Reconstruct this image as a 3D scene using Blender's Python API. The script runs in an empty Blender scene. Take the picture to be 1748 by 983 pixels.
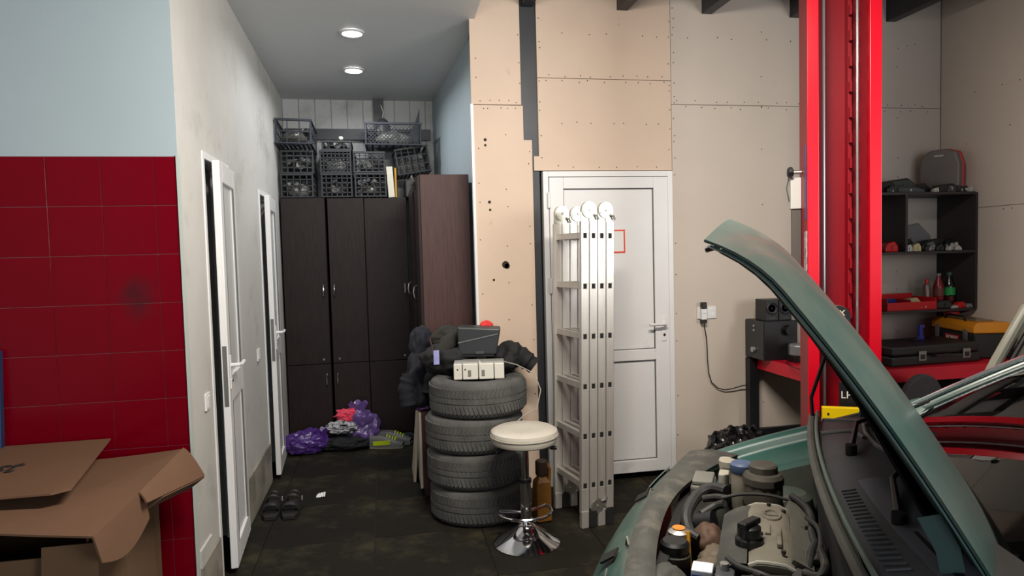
import bpy, bmesh, math, random
from mathutils import Vector, Matrix, noise
random.seed(7)
R = math.radians
S = bpy.context.scene
C = S.collection
# ---------------------------------------------------------------- camera
CAM_H = 1.57
YAW, PITCH, ROLL, F_PX = R(10.66), R(2.94), R(1.5), 1153.0
fwd = Vector((math.sin(YAW) * math.cos(PITCH), math.cos(YAW) * math.cos(PITCH), -math.sin(PITCH)))
right0 = Vector((math.cos(YAW), -math.sin(YAW), 0))
up0 = right0.cross(fwd)
rgt = right0 * math.cos(ROLL) - up0 * math.sin(ROLL)
upv = up0 * math.cos(ROLL) + right0 * math.sin(ROLL)
cd = bpy.data.cameras.new('camera')
cd.sensor_width = 36.0
cd.lens = F_PX / 1748.0 * 36.0
cd.clip_start = 0.05
cam = bpy.data.objects.new('camera', cd)
C.objects.link(cam)
m = Matrix((rgt, upv, -fwd)).transposed().to_4x4()
m.translation = (0, 0, CAM_H)
cam.matrix_world = m
S.camera = cam
# ---------------------------------------------------------------- world, daylight, exposure
w = bpy.data.worlds.new('world')
S.world = w
w.use_nodes = True
w.node_tree.nodes['Background'].inputs[0].default_value = (0.75, 0.86, 1.0, 1)
w.node_tree.nodes['Background'].inputs[1].default_value = 1.0
S.view_settings.view_transform = 'Standard'
S.view_settings.look = 'None'
S.view_settings.gamma = 1.0
S.view_settings.use_curve_mapping = False
S.view_settings.exposure = 0.3
S.cycles.max_bounces = 8
S.cycles.diffuse_bounces = 4
S.cycles.caustics_reflective = False
S.cycles.caustics_refractive = False
S.cycles.sample_clamp_indirect = 6.0


def area(name, loc, target, sx, sy, energy, col, spread=180):
    l = bpy.data.lights.new(name, 'AREA')
    l.shape = 'RECTANGLE'
    l.size, l.size_y, l.energy, l.color = sx, sy, energy, col
    l.spread = R(spread)
    o = bpy.data.objects.new(name, l)
    C.objects.link(o)
    o.location = loc
    o.rotation_euler = (Vector(target) - Vector(loc)).to_track_quat('-Z', 'Y').to_euler()
    return o


# daylight: the big gate in the right-hand wall (out of frame) and a smaller one in the rear wall
area('gate_daylight', (4.02, -1.45, 1.45), (0, -1.45, 1.45), 4.3, 2.5, 290, (0.98, 0.97, 0.95))
area('rear_daylight', (1.0, -4.35, 1.75), (1.0, 4, 1.75), 4.6, 2.4, 42, (0.96, 0.97, 1.0))
# low warm sun through the clear strip of the gate
sun = bpy.data.lights.new('low_sun', 'SUN')
sun.energy = 0.0
sun.angle = R(3)
sun.color = (1.0, 0.72, 0.5)
so = bpy.data.objects.new('low_sun', sun)
C.objects.link(so)


# ---------------------------------------------------------------- materials
def lin(c):
    return tuple((x / 255 / 12.92) if x / 255 <= 0.04045 else ((x / 255 + 0.055) / 1.055) ** 2.4 for x in c)


MATS = {}


def M(name, col, rough=0.5, metal=0.0, var=0.0, scale=6.0, bump=0.0, bscale=40.0, dirt=None, coat=0.0, emit=None, spec=0.5, stretch=None, sheen=0.0):
    if name in MATS:
        return MATS[name]
    mt = bpy.data.materials.new(name)
    mt.use_nodes = True
    nt = mt.node_tree
    b = nt.nodes['Principled BSDF']
    base = lin(col)
    b.inputs['Base Color'].default_value = (*base, 1)
    b.inputs['Roughness'].default_value = rough
    b.inputs['Metallic'].default_value = metal
    b.inputs['Specular IOR Level'].default_value = spec
    b.inputs['Coat Weight'].default_value = coat
    b.inputs['Coat Roughness'].default_value = 0.08
    if sheen:
        b.inputs['Sheen Weight'].default_value = sheen
    if emit:
        b.inputs['Emission Color'].default_value = (*emit[0], 1)
        b.inputs['Emission Strength'].default_value = emit[1]
    if var or bump or dirt:
        tc = nt.nodes.new('ShaderNodeTexCoord')
        mp = nt.nodes.new('ShaderNodeMapping')
        if stretch:
            mp.inputs['Scale'].default_value = stretch
        nt.links.new(tc.outputs['Object'], mp.inputs[0])
        cur = None
        if var:
            n = nt.nodes.new('ShaderNodeTexNoise')
            n.inputs['Scale'].default_value = scale
            n.inputs['Detail'].default_value = 6
            n.inputs['Roughness'].default_value = 0.62
            nt.links.new(mp.outputs[0], n.inputs['Vector'])
            r = nt.nodes.new('ShaderNodeValToRGB')
            r.color_ramp.elements[0].position = 0.3
            r.color_ramp.elements[1].position = 0.72
            r.color_ramp.elements[0].color = (*[x * (1 - var) for x in base], 1)
            r.color_ramp.elements[1].color = (*[min(1, x * (1 + var * 0.6)) for x in base], 1)
            nt.links.new(n.outputs['Fac'], r.inputs[0])
            cur = r.outputs[0]
        if dirt:
            dc, lo, hi, ds = dirt
            n = nt.nodes.new('ShaderNodeTexNoise')
            n.inputs['Scale'].default_value = ds
            n.inputs['Detail'].default_value = 8
            n.inputs['Roughness'].default_value = 0.7
            nt.links.new(mp.outputs[0], n.inputs['Vector'])
            r = nt.nodes.new('ShaderNodeMapRange')
            r.inputs['From Min'].default_value = lo
            r.inputs['From Max'].default_value = hi
            nt.links.new(n.outputs['Fac'], r.inputs['Value'])
            mx = nt.nodes.new('ShaderNodeMix')
            mx.data_type = 'RGBA'
            nt.links.new(r.outputs['Result'], mx.inputs['Factor'])
            if cur:
                nt.links.new(cur, mx.inputs['A'])
            else:
                mx.inputs['A'].default_value = (*base, 1)
            mx.inputs['B'].default_value = (*lin(dc), 1)
            cur = mx.outputs['Result']
        if cur:
            nt.links.new(cur, b.inputs['Base Color'])
        if bump:
            n = nt.nodes.new('ShaderNodeTexNoise')
            n.inputs['Scale'].default_value = bscale
            n.inputs['Detail'].default_value = 5
            nt.links.new(mp.outputs[0], n.inputs['Vector'])
            bp = nt.nodes.new('ShaderNodeBump')
            bp.inputs['Strength'].default_value = bump
            bp.inputs['Distance'].default_value = 0.01
            nt.links.new(n.outputs['Fac'], bp.inputs['Height'])
            nt.links.new(bp.outputs[0], b.inputs['Normal'])
    MATS[name] = mt
    return mt


def glass_mat(name, tint, refl_rough=0.02, ior=1.5, alpha=0.9):
    """thin glass: transparent body plus a fresnel reflection"""
    if name in MATS:
        return MATS[name]
    mt = bpy.data.materials.new(name)
    mt.use_nodes = True
    nt = mt.node_tree
    for n in list(nt.nodes):
        if n.type != 'OUTPUT_MATERIAL':
            nt.nodes.remove(n)
    out = [n for n in nt.nodes if n.type == 'OUTPUT_MATERIAL'][0]
    tr = nt.nodes.new('ShaderNodeBsdfTransparent')
    tr.inputs[0].default_value = (*tint, 1)
    gl = nt.nodes.new('ShaderNodeBsdfGlossy')
    gl.inputs['Roughness'].default_value = refl_rough
    fr = nt.nodes.new('ShaderNodeFresnel')
    fr.inputs['IOR'].default_value = ior
    mx = nt.nodes.new('ShaderNodeMixShader')
    nt.links.new(fr.outputs[0], mx.inputs[0])
    nt.links.new(tr.outputs[0], mx.inputs[1])
    nt.links.new(gl.outputs[0], mx.inputs[2])
    nt.links.new(mx.outputs[0], out.inputs[0])
    MATS[name] = mt
    return mt


# ---------------------------------------------------------------- mesh builder
class MB:
    def __init__(s):
        s.v, s.f = [], []

    def add(s, vs, fs):
        o = len(s.v)
        s.v += [tuple(p) for p in vs]
        s.f += [tuple(i + o for i in f) for f in fs]
        return s

    def box(s, x0, x1, y0, y1, z0, z1, M4=None):
        vs = [Vector(p) for p in ((x0, y0, z0), (x1, y0, z0), (x1, y1, z0), (x0, y1, z0), (x0, y0, z1), (x1, y0, z1), (x1, y1, z1), (x0, y1, z1))]
        if M4:
            vs = [M4 @ p for p in vs]
        return s.add(vs, [(3, 2, 1, 0), (4, 5, 6, 7), (0, 1, 5, 4), (1, 2, 6, 5), (2, 3, 7, 6), (3, 0, 4, 7)])

    def obox(s, c, size, rot=(0, 0, 0)):
        from mathutils import Euler
        M4 = Matrix.Translation(c) @ Euler(rot).to_matrix().to_4x4()
        a, b, d = (x / 2 for x in size)
        return s.box(-a, a, -b, b, -d, d, M4)

    def cyl(s, p0, p1, r0, r1=None, n=16, caps=True):
        r1 = r0 if r1 is None else r1
        p0, p1 = Vector(p0), Vector(p1)
        d = (p1 - p0).normalized()
        u = d.orthogonal().normalized()
        v = d.cross(u)
        vs = []
        for p, r in ((p0, r0), (p1, r1)):
            for i in range(n):
                a = 2 * math.pi * i / n
                vs.append(p + (u * math.cos(a) + v * math.sin(a)) * r)
        fs = [(i, (i + 1) % n, n + (i + 1) % n, n + i) for i in range(n)]
        if caps:
            fs += [tuple(range(n - 1, -1, -1)), tuple(range(n, 2 * n))]
        return s.add(vs, fs)

    def tube(s, pts, r, n=8, closed=False):
        pts = [Vector(p) for p in pts]
        k = len(pts)
        vs = []
        pu = None
        for i, p in enumerate(pts):
            if closed:
                d = pts[(i + 1) % k] - pts[i - 1]
            else:
                d = pts[min(i + 1, k - 1)] - pts[max(i - 1, 0)]
            d.normalize()
            if pu is None:
                pu = d.orthogonal().normalized()
            pu = (pu - d * pu.dot(d)).normalized()
            pv = d.cross(pu)
            rr = r[i] if isinstance(r, (list, tuple)) else r
            for j in range(n):
                a = 2 * math.pi * j / n
                vs.append(p + (pu * math.cos(a) + pv * math.sin(a)) * rr)
        fs = []
        for i in range(k if closed else k - 1):
            for j in range(n):
                i2 = (i + 1) % k
                fs.append((i * n + j, i * n + (j + 1) % n, i2 * n + (j + 1) % n, i2 * n + j))
        if not closed:
            fs += [tuple(range(n - 1, -1, -1)), tuple(range((k - 1) * n, k * n))]
        return s.add(vs, fs)

    def lathe(s, prof, n=32, c=(0, 0, 0), M4=None, closed=False):
        vs = []
        for r, z in prof:
            for i in range(n):
                a = 2 * math.pi * i / n
                p = Vector((c[0] + r * math.cos(a), c[1] + r * math.sin(a), c[2] + z))
                vs.append(M4 @ p if M4 else p)
        k = len(prof)
        fs = []
        for j in range(k if closed else k - 1):
            j2 = (j + 1) % k
            for i in range(n):
                fs.append((j * n + i, j * n + (i + 1) % n, j2 * n + (i + 1) % n, j2 * n + i))
        if not closed:
            fs += [tuple(range(n - 1, -1, -1)), tuple(range((k - 1) * n, k * n))]
        return s.add(vs, fs)

    def prism(s, poly, fn0, fn1):
        """poly: 2D points; fn0/fn1 map (u,v) to the two end faces"""
        n = len(poly)
        vs = [Vector(fn0(*p)) for p in poly] + [Vector(fn1(*p)) for p in poly]
        fs = [(i, (i + 1) % n, n + (i + 1) % n, n + i) for i in range(n)]
        fs += [tuple(range(n - 1, -1, -1)), tuple(range(n, 2 * n))]
        return s.add(vs, fs)

    def sheet(s, fn, nu, nv, t=0.0):
        """surface fn(u,v) over the unit square; t gives it thickness along its normal"""
        P = [[Vector(fn(i / nu, j / nv)) for j in range(nv + 1)] for i in range(nu + 1)]
        W = nv + 1
        vs = [P[i][j] for i in range(nu + 1) for j in range(nv + 1)]
        fs = [(i * W + j, (i + 1) * W + j, (i + 1) * W + j + 1, i * W + j + 1) for i in range(nu) for j in range(nv)]
        if t:
            o = len(vs)
            for i in range(nu + 1):
                for j in range(nv + 1):
                    du = P[min(i + 1, nu)][j] - P[max(i - 1, 0)][j]
                    dv = P[i][min(j + 1, nv)] - P[i][max(j - 1, 0)]
                    nn = du.cross(dv)
                    nn = nn.normalized() if nn.length > 1e-9 else Vector((0, 0, 1))
                    vs.append(P[i][j] - nn * t)
            fs += [(o + i * W + j, o + i * W + j + 1, o + (i + 1) * W + j + 1, o + (i + 1) * W + j) for i in range(nu) for j in range(nv)]
            ring = [i * W for i in range(nu + 1)] + [nu * W + j for j in range(1, nv + 1)] + [i * W + nv for i in range(nu - 1, -1, -1)] + [j for j in range(nv - 1, 0, -1)]
            k = len(ring)
            fs += [(ring[a], o + ring[a], o + ring[(a + 1) % k], ring[(a + 1) % k]) for a in range(k)]
        return s.add(vs, fs)

    def blob(s, c, rad, seed, amp=0.18, freq=2.2, sub=4, flat=None, ridges=0.0, rot=0.0, sag=0.0, octv=4, folds=0.0, nf=7):
        bm = bmesh.new()
        bmesh.ops.create_icosphere(bm, subdivisions=sub, radius=1)
        off = Vector((seed * 3.17, seed * 1.73, seed * 0.91))
        cs, sn = math.cos(rot), math.sin(rot)
        vs = []
        for v in bm.verts:
            p = v.co.copy()
            k = 1 + amp * noise.fractal(p * freq + off, 0.9, 2.1, octv)
            if ridges:
                q = noise.noise(p * freq * 1.7 + off * 2)
                k += ridges * (0.5 - min(1, abs(q) * 3))
            if folds:
                k += folds * math.sin(nf * math.atan2(p.y, p.x) + 3.5 * noise.noise(p * 1.6 + off)) * (1 - 0.6 * abs(p.z))
            p *= k
            x, y, z = p.x * rad[0], p.y * rad[1], p.z * rad[2]
            x, y = x * cs - y * sn, x * sn + y * cs
            if sag:
                z -= sag * (x * x + y * y)
            z += c[2]
            if flat is not None and z < flat:
                z = flat + (z - flat) * 0.02
            vs.append((x + c[0], y + c[1], z))
        fs = [tuple(v.index for v in f.verts) for f in bm.faces]
        bm.free()
        return s.add(vs, fs)

    def xf(s, M4):
        s.v = [tuple(M4 @ Vector(p)) for p in s.v]
        return s

    def build(s, name, mat, parent=None, smooth=False, bevel=0.0, seg=2, angle=35, label=None):
        me = bpy.data.meshes.new(name)
        me.from_pydata(s.v, [], s.f)
        me.update()
        bm = bmesh.new()
        bm.from_mesh(me)
        bmesh.ops.recalc_face_normals(bm, faces=bm.faces)
        bm.to_mesh(me)
        bm.free()
        if mat:
            me.materials.append(mat)
        if smooth:
            me.polygons.foreach_set('use_smooth', [True] * len(me.polygons))
            me.set_sharp_from_angle(angle=R(angle))
        o = bpy.data.objects.new(name, me)
        C.objects.link(o)
        if parent:
            o.parent = parent
        if bevel:
            b = o.modifiers.new('bevel', 'BEVEL')
            b.width, b.segments, b.limit_method = bevel, seg, 'ANGLE'
        if label:
            o['label'] = label
        return o


def tag(o, label=None, cat=None, group=None, kind=None):
    for k, v in (('label', label), ('category', cat), ('group', group), ('kind', kind)):
        if v:
            o[k] = v
    return o


def thing(name, label, cat, loc=(0, 0, 0), rz=0.0, group=None):
    o = bpy.data.objects.new(name, None)
    o.empty_display_size = 0.05
    C.objects.link(o)
    o.location = loc
    o.rotation_euler = (0, 0, rz)
    return tag(o, label, cat, group)


def copy_tree(o, parent=None):
    c = o.copy()
    C.objects.link(c)
    c.parent = parent
    for ch in list(o.children):
        copy_tree(ch, c)
    return c


def text(name, body, size, M4, mat, parent, bold=0.0, shear=0.0, depth=0.0004):
    cu = bpy.data.curves.new(name, 'FONT')
    cu.body, cu.size, cu.offset, cu.shear, cu.extrude = body, size, bold, shear, depth
    cu.align_x = 'CENTER'
    cu.align_y = 'CENTER'
    t = bpy.data.objects.new(name, cu)
    C.objects.link(t)
    dg = bpy.context.evaluated_depsgraph_get()
    me = bpy.data.meshes.new_from_object(t.evaluated_get(dg))
    bpy.data.objects.remove(t)
    bpy.data.curves.remove(cu)
    me.transform(M4)
    me.materials.clear()
    me.materials.append(mat)
    o = bpy.data.objects.new(name, me)
    C.objects.link(o)
    o.parent = parent
    return o


def rm(rot, loc):
    from mathutils import Euler
    return Matrix.Translation(loc) @ Euler(rot).to_matrix().to_4x4()


# palette
white_wall = M('painted_plaster', (190, 188, 183), 0.75, var=0.10, scale=1.6, bump=0.05, dirt=((122, 117, 108), 0.55, 0.9, 2.0))
grey_wall = M('pale_blue_panel', (162, 176, 182), 0.6, var=0.05, scale=1.2)
ply = M('painted_fibreboard', (208, 186, 167), 0.8, var=0.07, scale=1.4, bump=0.05, bscale=60, dirt=((120, 96, 80), 0.66, 0.9, 5))
ply_pale = M('grey_painted_fibreboard', (198, 186, 174), 0.8, var=0.06, scale=1.3, bump=0.05, bscale=60, dirt=((120, 106, 96), 0.68, 0.92, 4))
red_tile = M('red_glazed_tile', (108, 0, 19), 0.16, var=0.10, scale=3, coat=0.0, spec=.2)
grout = M('grey_grout', (150, 105, 105), 0.9)
concrete = M('dark_concrete', (36, 33, 27), 0.75, var=0.35, scale=2.4, bump=0.15, bscale=30, dirt=((66, 60, 46), 0.55, 0.8, 1.7))
slab = M('dirty_floor_tile', (30, 28, 23), 0.75, spec=.15, var=0.35, scale=2.0, bump=0.08, bscale=35, dirt=((74, 68, 50), 0.48, 0.76, 1.6))
dark_metal = M('dark_grey_steel', (52, 54, 58), 0.45, 0.3, var=0.2, scale=5)
black_metal = M('black_painted_steel', (26, 27, 30), 0.45, 0.2, var=0.2, scale=8)
roof_mat = M('dark_roof_sheet', (48, 42, 40), 0.6)
pvc = M('white_pvc', (222, 222, 222), 0.35, var=0.04, scale=3, dirt=((150, 145, 138), 0.62, 0.9, 3))
wenge = M('dark_wenge_laminate', (38, 29, 27), 0.5, spec=.22, var=0.35, scale=5, stretch=(14, 14, 1))
wenge2 = M('brown_wenge_laminate', (80, 56, 54), 0.5, spec=.25, var=0.3, scale=5, stretch=(14, 14, 1))
chrome = M('chrome', (215, 215, 218), 0.12, 1.0)
alu = M('brushed_aluminium', (206, 202, 195), 0.36, 0.58, var=0.12, scale=6, stretch=(8, 8, 0.6), dirt=((140, 132, 120), 0.6, 0.9, 6))
alu_dull = M('dull_aluminium', (172, 170, 166), 0.45, 0.85, var=0.15, scale=20)
black_plastic = M('black_plastic', (20, 21, 23), 0.42, var=0.2, scale=12)
grey_plastic = M('grey_plastic', (64, 67, 70), 0.5, var=0.15, scale=10)
rubber = M('dusty_rubber', (82, 82, 80), 0.85, var=0.35, scale=9, bump=0.2, bscale=60)
# ================================================================ THE SETTING
XL, YT, YB, XR, YF = -0.84, 3.083, 4.35, 4.06, 6.32   # corridor wall, tiled wall, hall back wall, right wall, far wall


def struct(name, mb, mat, parent=None, bevel=0.0, label=None):
    o = mb.build(name, mat, parent, bevel=bevel)
    if not parent:
        o['kind'] = 'structure'
    if label:
        o['label'] = label
    return o


floor = struct('floor', MB().box(-3.1, 4.2, -4.6, 6.5, -0.12, -0.008), concrete, label='dark dirty concrete floor tiled in large slabs')
TS = 0.6
tile_me = None
x0 = -0.105
k = 0
for i in range(-5, 8):
    for j in range(0, 8):
        ax, ay = x0 + i * TS, 1.99 + j * TS - 0.6
        if ax < -3.05 or ax + TS > 4.06 + 0.3 or ay + TS > 6.4:
            continue
        if tile_me is None:
            o = MB().box(0.002, TS - 0.002, 0.002, TS - 0.002, -0.008, 0.0).build('floor_tile', slab, floor)
            tile_me = o.data
        else:
            o = bpy.data.objects.new('floor_tile', tile_me)
            C.objects.link(o)
            o.parent = floor
        o.location = (ax, ay, random.uniform(-0.0008, 0.0))


def wall_boxes(spec):
    b = MB()
    for s in spec:
        b.box(*s)
    return b


# ---- corridor left wall with two door openings
D2 = (3.47, 4.04, 2.10)     # near white door
D3 = (4.95, 5.47, 2.06)     # far white door
T = 0.12
wl = struct('wall_left', wall_boxes([
    (XL - T, XL, YT + .0085, D2[0], 0, 3.2), (XL - T, XL, D2[0], D2[1], D2[2], 3.2), (XL - T, XL, D2[1], D3[0], 0, 3.2),
    (XL - T, XL, D3[0], D3[1], D3[2], 3.2), (XL - T, XL, D3[1], YF, 0, 3.2)]), white_wall, label='dirty white plaster wall of the corridor')
plinth = M('stained_board', (150, 144, 132), 0.7, var=0.25, scale=4, dirt=((52, 44, 36), 0.45, 0.75, 3))
for ya, yb, h in ((4.06, 4.94, 0.275), (YT + 0.02, 3.45, 0.225)):
    MB().box(XL, XL + 0.012, ya, yb, 0.0, h).build('kick_board', plinth, wl, bevel=0.003)
MB().box(XL, XL + 0.010, YT + 0.02, 3.30, 0.225, 0.30).build('torn_edge', white_wall, wl)
struct('baseboard_left', MB().box(XL, XL + 0.02, 5.5, YF - 0.01, 0, 0.08), pvc)
# little rooms behind the two doors
room = M('yellow_lit_room', (196, 196, 150), 0.8)  # yellow-green colour stands in for the yellowish light inside
struct('wall_side_room', wall_boxes([(-2.0, -1.95, 3.3, YF, 0, 2.6), (-1.95, XL - T, 4.3, 4.35, 0, 2.6), (-1.95, XL - T, YF - 0.1, YF, 0, 2.6), (-1.95, XL - T, 3.3, 3.35, 0, 2.6), (-1.95, XL - T, 3.3, YF, 2.6, 2.65)]), room)

# ---- red tiled wall facing the camera
wt = struct('wall_tiled', MB().box(-3.05, XL - T - .001, YT + 0.008, YT + 0.12, 0, 3.5), grey_wall, label='wall of red glazed tiles below pale grey paint')
MB().box(-3.05, XL - 0.004, YT + 0.004, YT + 0.008, 0, 2.012).build('grout_bed', grout, wt)
MB().box(-3.05, XL - .002, YT + .002, YT + .008, 2.0145, 3.5).build('painted_skin', grey_wall, wt)
def smudged(name, cz):
    mt = M(name, (108, 0, 19), .2, spec=.2, var=.1, scale=3)
    nt = mt.node_tree
    b = nt.nodes['Principled BSDF']
    src = b.inputs['Base Color'].links[0].from_socket
    tc = nt.nodes.new('ShaderNodeTexCoord')
    ds = nt.nodes.new('ShaderNodeVectorMath')
    ds.operation = 'DISTANCE'
    ds.inputs[1].default_value = (.115, 0, cz)
    nt.links.new(tc.outputs['Object'], ds.inputs[0])
    nz = nt.nodes.new('ShaderNodeTexNoise')
    nz.inputs['Scale'].default_value = 14
    nt.links.new(tc.outputs['Object'], nz.inputs['Vector'])
    ad = nt.nodes.new('ShaderNodeMath')
    ad.operation = 'MULTIPLY_ADD'
    ad.inputs[1].default_value = .09
    nt.links.new(nz.outputs['Fac'], ad.inputs[0])
    nt.links.new(ds.outputs['Value'], ad.inputs[2])
    mr = nt.nodes.new('ShaderNodeMapRange')
    mr.inputs['From Min'].default_value = .055
    mr.inputs['From Max'].default_value = .135
    mr.inputs['To Min'].default_value = .75
    mr.inputs['To Max'].default_value = 0
    nt.links.new(ad.outputs[0], mr.inputs['Value'])
    mx = nt.nodes.new('ShaderNodeMix')
    mx.data_type = 'RGBA'
    nt.links.new(mr.outputs['Result'], mx.inputs['Factor'])
    nt.links.new(src, mx.inputs['A'])
    mx.inputs['B'].default_value = (*lin((44, 26, 32)), 1)
    nt.links.new(mx.outputs['Result'], b.inputs['Base Color'])
    return mt


smudge_up, smudge_low = smudged('red_tile_smudged_upper', .03), smudged('red_tile_smudged_lower', .215)
cells = [(-0.9355 - 0.205 * i, -0.9355 - 0.205 * (i - 1)) for i in range(0, 11)]
cells[0] = (-0.9355, XL - 0.004)
tm = {}
for ci, (xa, xb) in enumerate(cells):
    for r in range(10):
        zb = 2.0150 - 0.205 * r
        za = max(0.0, zb - 0.205)
        key = (ci == 0, r == 9)
        mat = smudge_up if (ci, r) == (1, 2) else smudge_low if (ci, r) == (1, 3) else red_tile
        if key in tm and mat is red_tile:
            o = bpy.data.objects.new('wall_tile', tm[key])
            C.objects.link(o)
            o.parent = wt
        else:
            o = MB().box(0.0011, xb - xa - 0.0011, 0, 0.0058, 0.0011, zb - za - 0.0011).build('wall_tile', mat, wt, bevel=0.0012, seg=1)
            if mat is red_tile:
                tm[key] = o.data
        if not o.modifiers:
            b = o.modifiers.new('bevel', 'BEVEL')
            b.width, b.segments = 0.0012, 1
        o.location = (xa, YT + random.uniform(-0.0008, 0.0002), za)
        o.rotation_euler = (random.uniform(-.0015, .0015), 0, random.uniform(-.0015, .0015))
struct('trim_1', MB().box(XL - 0.006, XL + 0.004, YT - 0.006, YT + 0.02, 0, 2.02), M('pale_corner_bead', (178, 186, 180), 0.5))

# ---- far wall of the corridor: white ribbed panels with a steel rail and post
ribbed = M('white_ribbed_panel', (176, 178, 178), 0.55, var=0.08, scale=2, dirt=((110, 108, 104), 0.5, 0.85, 3))
wf = struct('wall_far', MB().box(-1.0, 0.75, YF + 0.012, YF + 0.1, 0, 3.3), ribbed, label='white ribbed panel wall at the corridor end')
for i in range(10):
    MB().box(XL + i * 0.14 + 0.003, XL + (i + 1) * 0.14 - 0.003, YF, YF + 0.012, 0, 3.1).build('wall_panel', ribbed, wf, bevel=0.004)
struct('trim_2', MB().box(XL + 0.02, 0.46, YF - 0.05, YF - 0.001, 2.625, 2.72), dark_metal, label='dark steel rail across the far wall')
struct('trim_3', MB().box(-0.045, 0.045, YF - 0.06, YF - 0.001, 2.72, 2.99), dark_metal, label='dark steel post above the rail')

# ---- corridor right wall (runs slightly inwards)
wc = MB()
wc.prism([(0.655, YB + 0.02), (0.485, YF), (0.56, YF), (0.72, YB + 0.02)], lambda u, v: (u, v, 0), lambda u, v: (u, v, 3.25))
wr2 = struct('wall_corridor_right', wc, grey_wall, label='pale blue-white panel wall of the corridor')
struct('trim_4', MB().box(0.578, 0.594, YB - 0.016, YB + 0.03, 0.0, 2.53), pvc, label='white corner strip')

# ---- corridor ceiling, sloping down to the far wall
cl = MB()
cl.prism([(YT + 0.13, 3.115), (YF, 2.985), (YF, 3.05), (YT + 0.13, 3.18)], lambda u, v: (XL - 0.02, u, v), lambda u, v: (0.62, u, v))
struct('ceiling_corridor', cl, M('white_ceiling', (206, 208, 208), 0.55, var=0.04, scale=1), label='smooth white corridor ceiling sloping to the back')


# ---- back wall of the hall: boards screwed on a frame
DX0, DX1, DZ = 1.04, 1.944, 2.10
wb = struct('wall_back', wall_boxes([(0.60, 0.655, YB + .0125, 4.46, 0, 3.25), (0.66, XR + .1, 4.552, 4.60, 0, 3.6), (0.66, DX0, 4.45, 4.55, 0, 3.6), (DX0, DX1, 4.45, 4.55, DZ, 3.6), (DX1, XR + .1, 4.45, 4.55, 0, 3.6)]), dark_metal, label='hall wall clad with pale painted boards')


def board(poly, mat):
    b = MB().prism(poly, lambda u, v: (u, YB, v), lambda u, v: (u, YB + 0.012, v))
    b.prism([(p[0], p[1]) for p in poly], lambda u, v: (u, YB + 0.012, v), lambda u, v: (u, YB + 0.013, v))
    o = MB().prism(poly, lambda u, v: (u, YB, v), lambda u, v: (u, YB + 0.012, v)).build('wall_board', mat, wb, bevel=0.0015, seg=1)
    return o


def rect(xa, xb, za, zb):
    return [(xa, za), (xb, za), (xb, zb), (xa, zb)]


board([(0.595, 0), (0.977, 0), (0.977, 2.305), (0.922, 2.305), (0.922, 2.527), (0.595, 2.527)], ply)
board(rect(0.585, 0.912, 2.531, 3.5), ply)
board([(0.987, 2.106), (1.949, 2.106), (1.949, 2.706), (1.022, 2.706), (1.022, 2.20), (0.987, 2.20)], ply)
board(rect(1.022, 1.949, 2.709, 3.5), ply)
board(rect(1.952, 3.150, 0, 2.548), ply_pale)
board(rect(3.153, XR, 0, 2.548), ply_pale)
board(rect(1.952, 3.150, 2.551, 3.5), ply_pale)
board(rect(3.153, XR, 2.551, 3.5), ply_pale)
sc_b = MB()
sr = random.Random(3)
def screws_h(z, xa, xb, n):
    for i in range(n):
        x = xa + (xb - xa) * (i + sr.uniform(.15, .85)) / n
        zz = z + sr.uniform(-.008, .008)
        sc_b.cyl((x, YB - 0.0012, zz), (x, YB + 0.002, zz), 0.0042, n=6)
def screws_v(x, za, zb, n):
    for i in range(n):
        z = za + (zb - za) * (i + sr.uniform(.1, .9)) / n
        xx = x + sr.uniform(-.006, .006)
        sc_b.cyl((xx, YB - 0.0012, z), (xx, YB + 0.002, z), 0.0042, n=6)
for z in (2.69, 2.725): screws_h(z, 1.05, 1.94, 9)
for z in (2.51, 2.55): screws_h(z, 0.62, 0.9, 5)
for z in (2.53, 2.57): screws_h(z, 1.97, 4.0, 18)
screws_h(2.13, 1.06, 1.93, 6)
screws_h(2.42, 1.1, 1.93, 7); screws_h(3.0, 1.06, 4.0, 16)
for x in (0.615, 0.905): screws_v(x, 2.55, 3.3, 4)
for x in (1.935, 1.968, 1.04): screws_v(x, 2.15, 3.3, 9)
for x in (2.62,): screws_v(x, 0.3, 3.2, 10)
for x in (0.62, 0.955, 0.8): screws_v(x, 0.2, 2.45, 9)
for x in (1.968, 3.135, 3.17, 3.7): screws_v(x, 0.2, 3.2, 11)
so_ = sc_b.build('screw_heads', M('dark_screw', (66, 56, 48), 0.6, 0.4), wb)
so_['kind'] = 'stuff'
# small holes and a cable stub left in the narrow board, drawn as dark discs
hb = MB()
for x, z, r_ in ((0.668, 2.305, 0.010), (0.668, 2.27, 0.008), (0.685, 1.905, 0.010), (0.688, 1.855, 0.008), (0.78, 1.497, 0.024), (0.79, 1.487, .018), (0.7, 1.4, .008)):
    hb.cyl((x, YB - 0.003, z), (x, YB + 0.001, z), r_, n=10)
hb.build('board_hole', M('dark_hole', (48, 40, 34), 0.9), wb)
# steel post set in that wall, its foot plate and roof brackets
post = MB().prism([(0.902, 3.5), (1.026, 3.5), (1.030, 0), (0.965, 0), (0.965, 2.2), (0.915, 2.3)], lambda u, v: (u, YB + 0.014, v), lambda u, v: (u, YB + 0.099, v))
struct('trim_5', post, dark_metal, label='dark grey steel post between the boards beside the white door', bevel=0.003)

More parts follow.
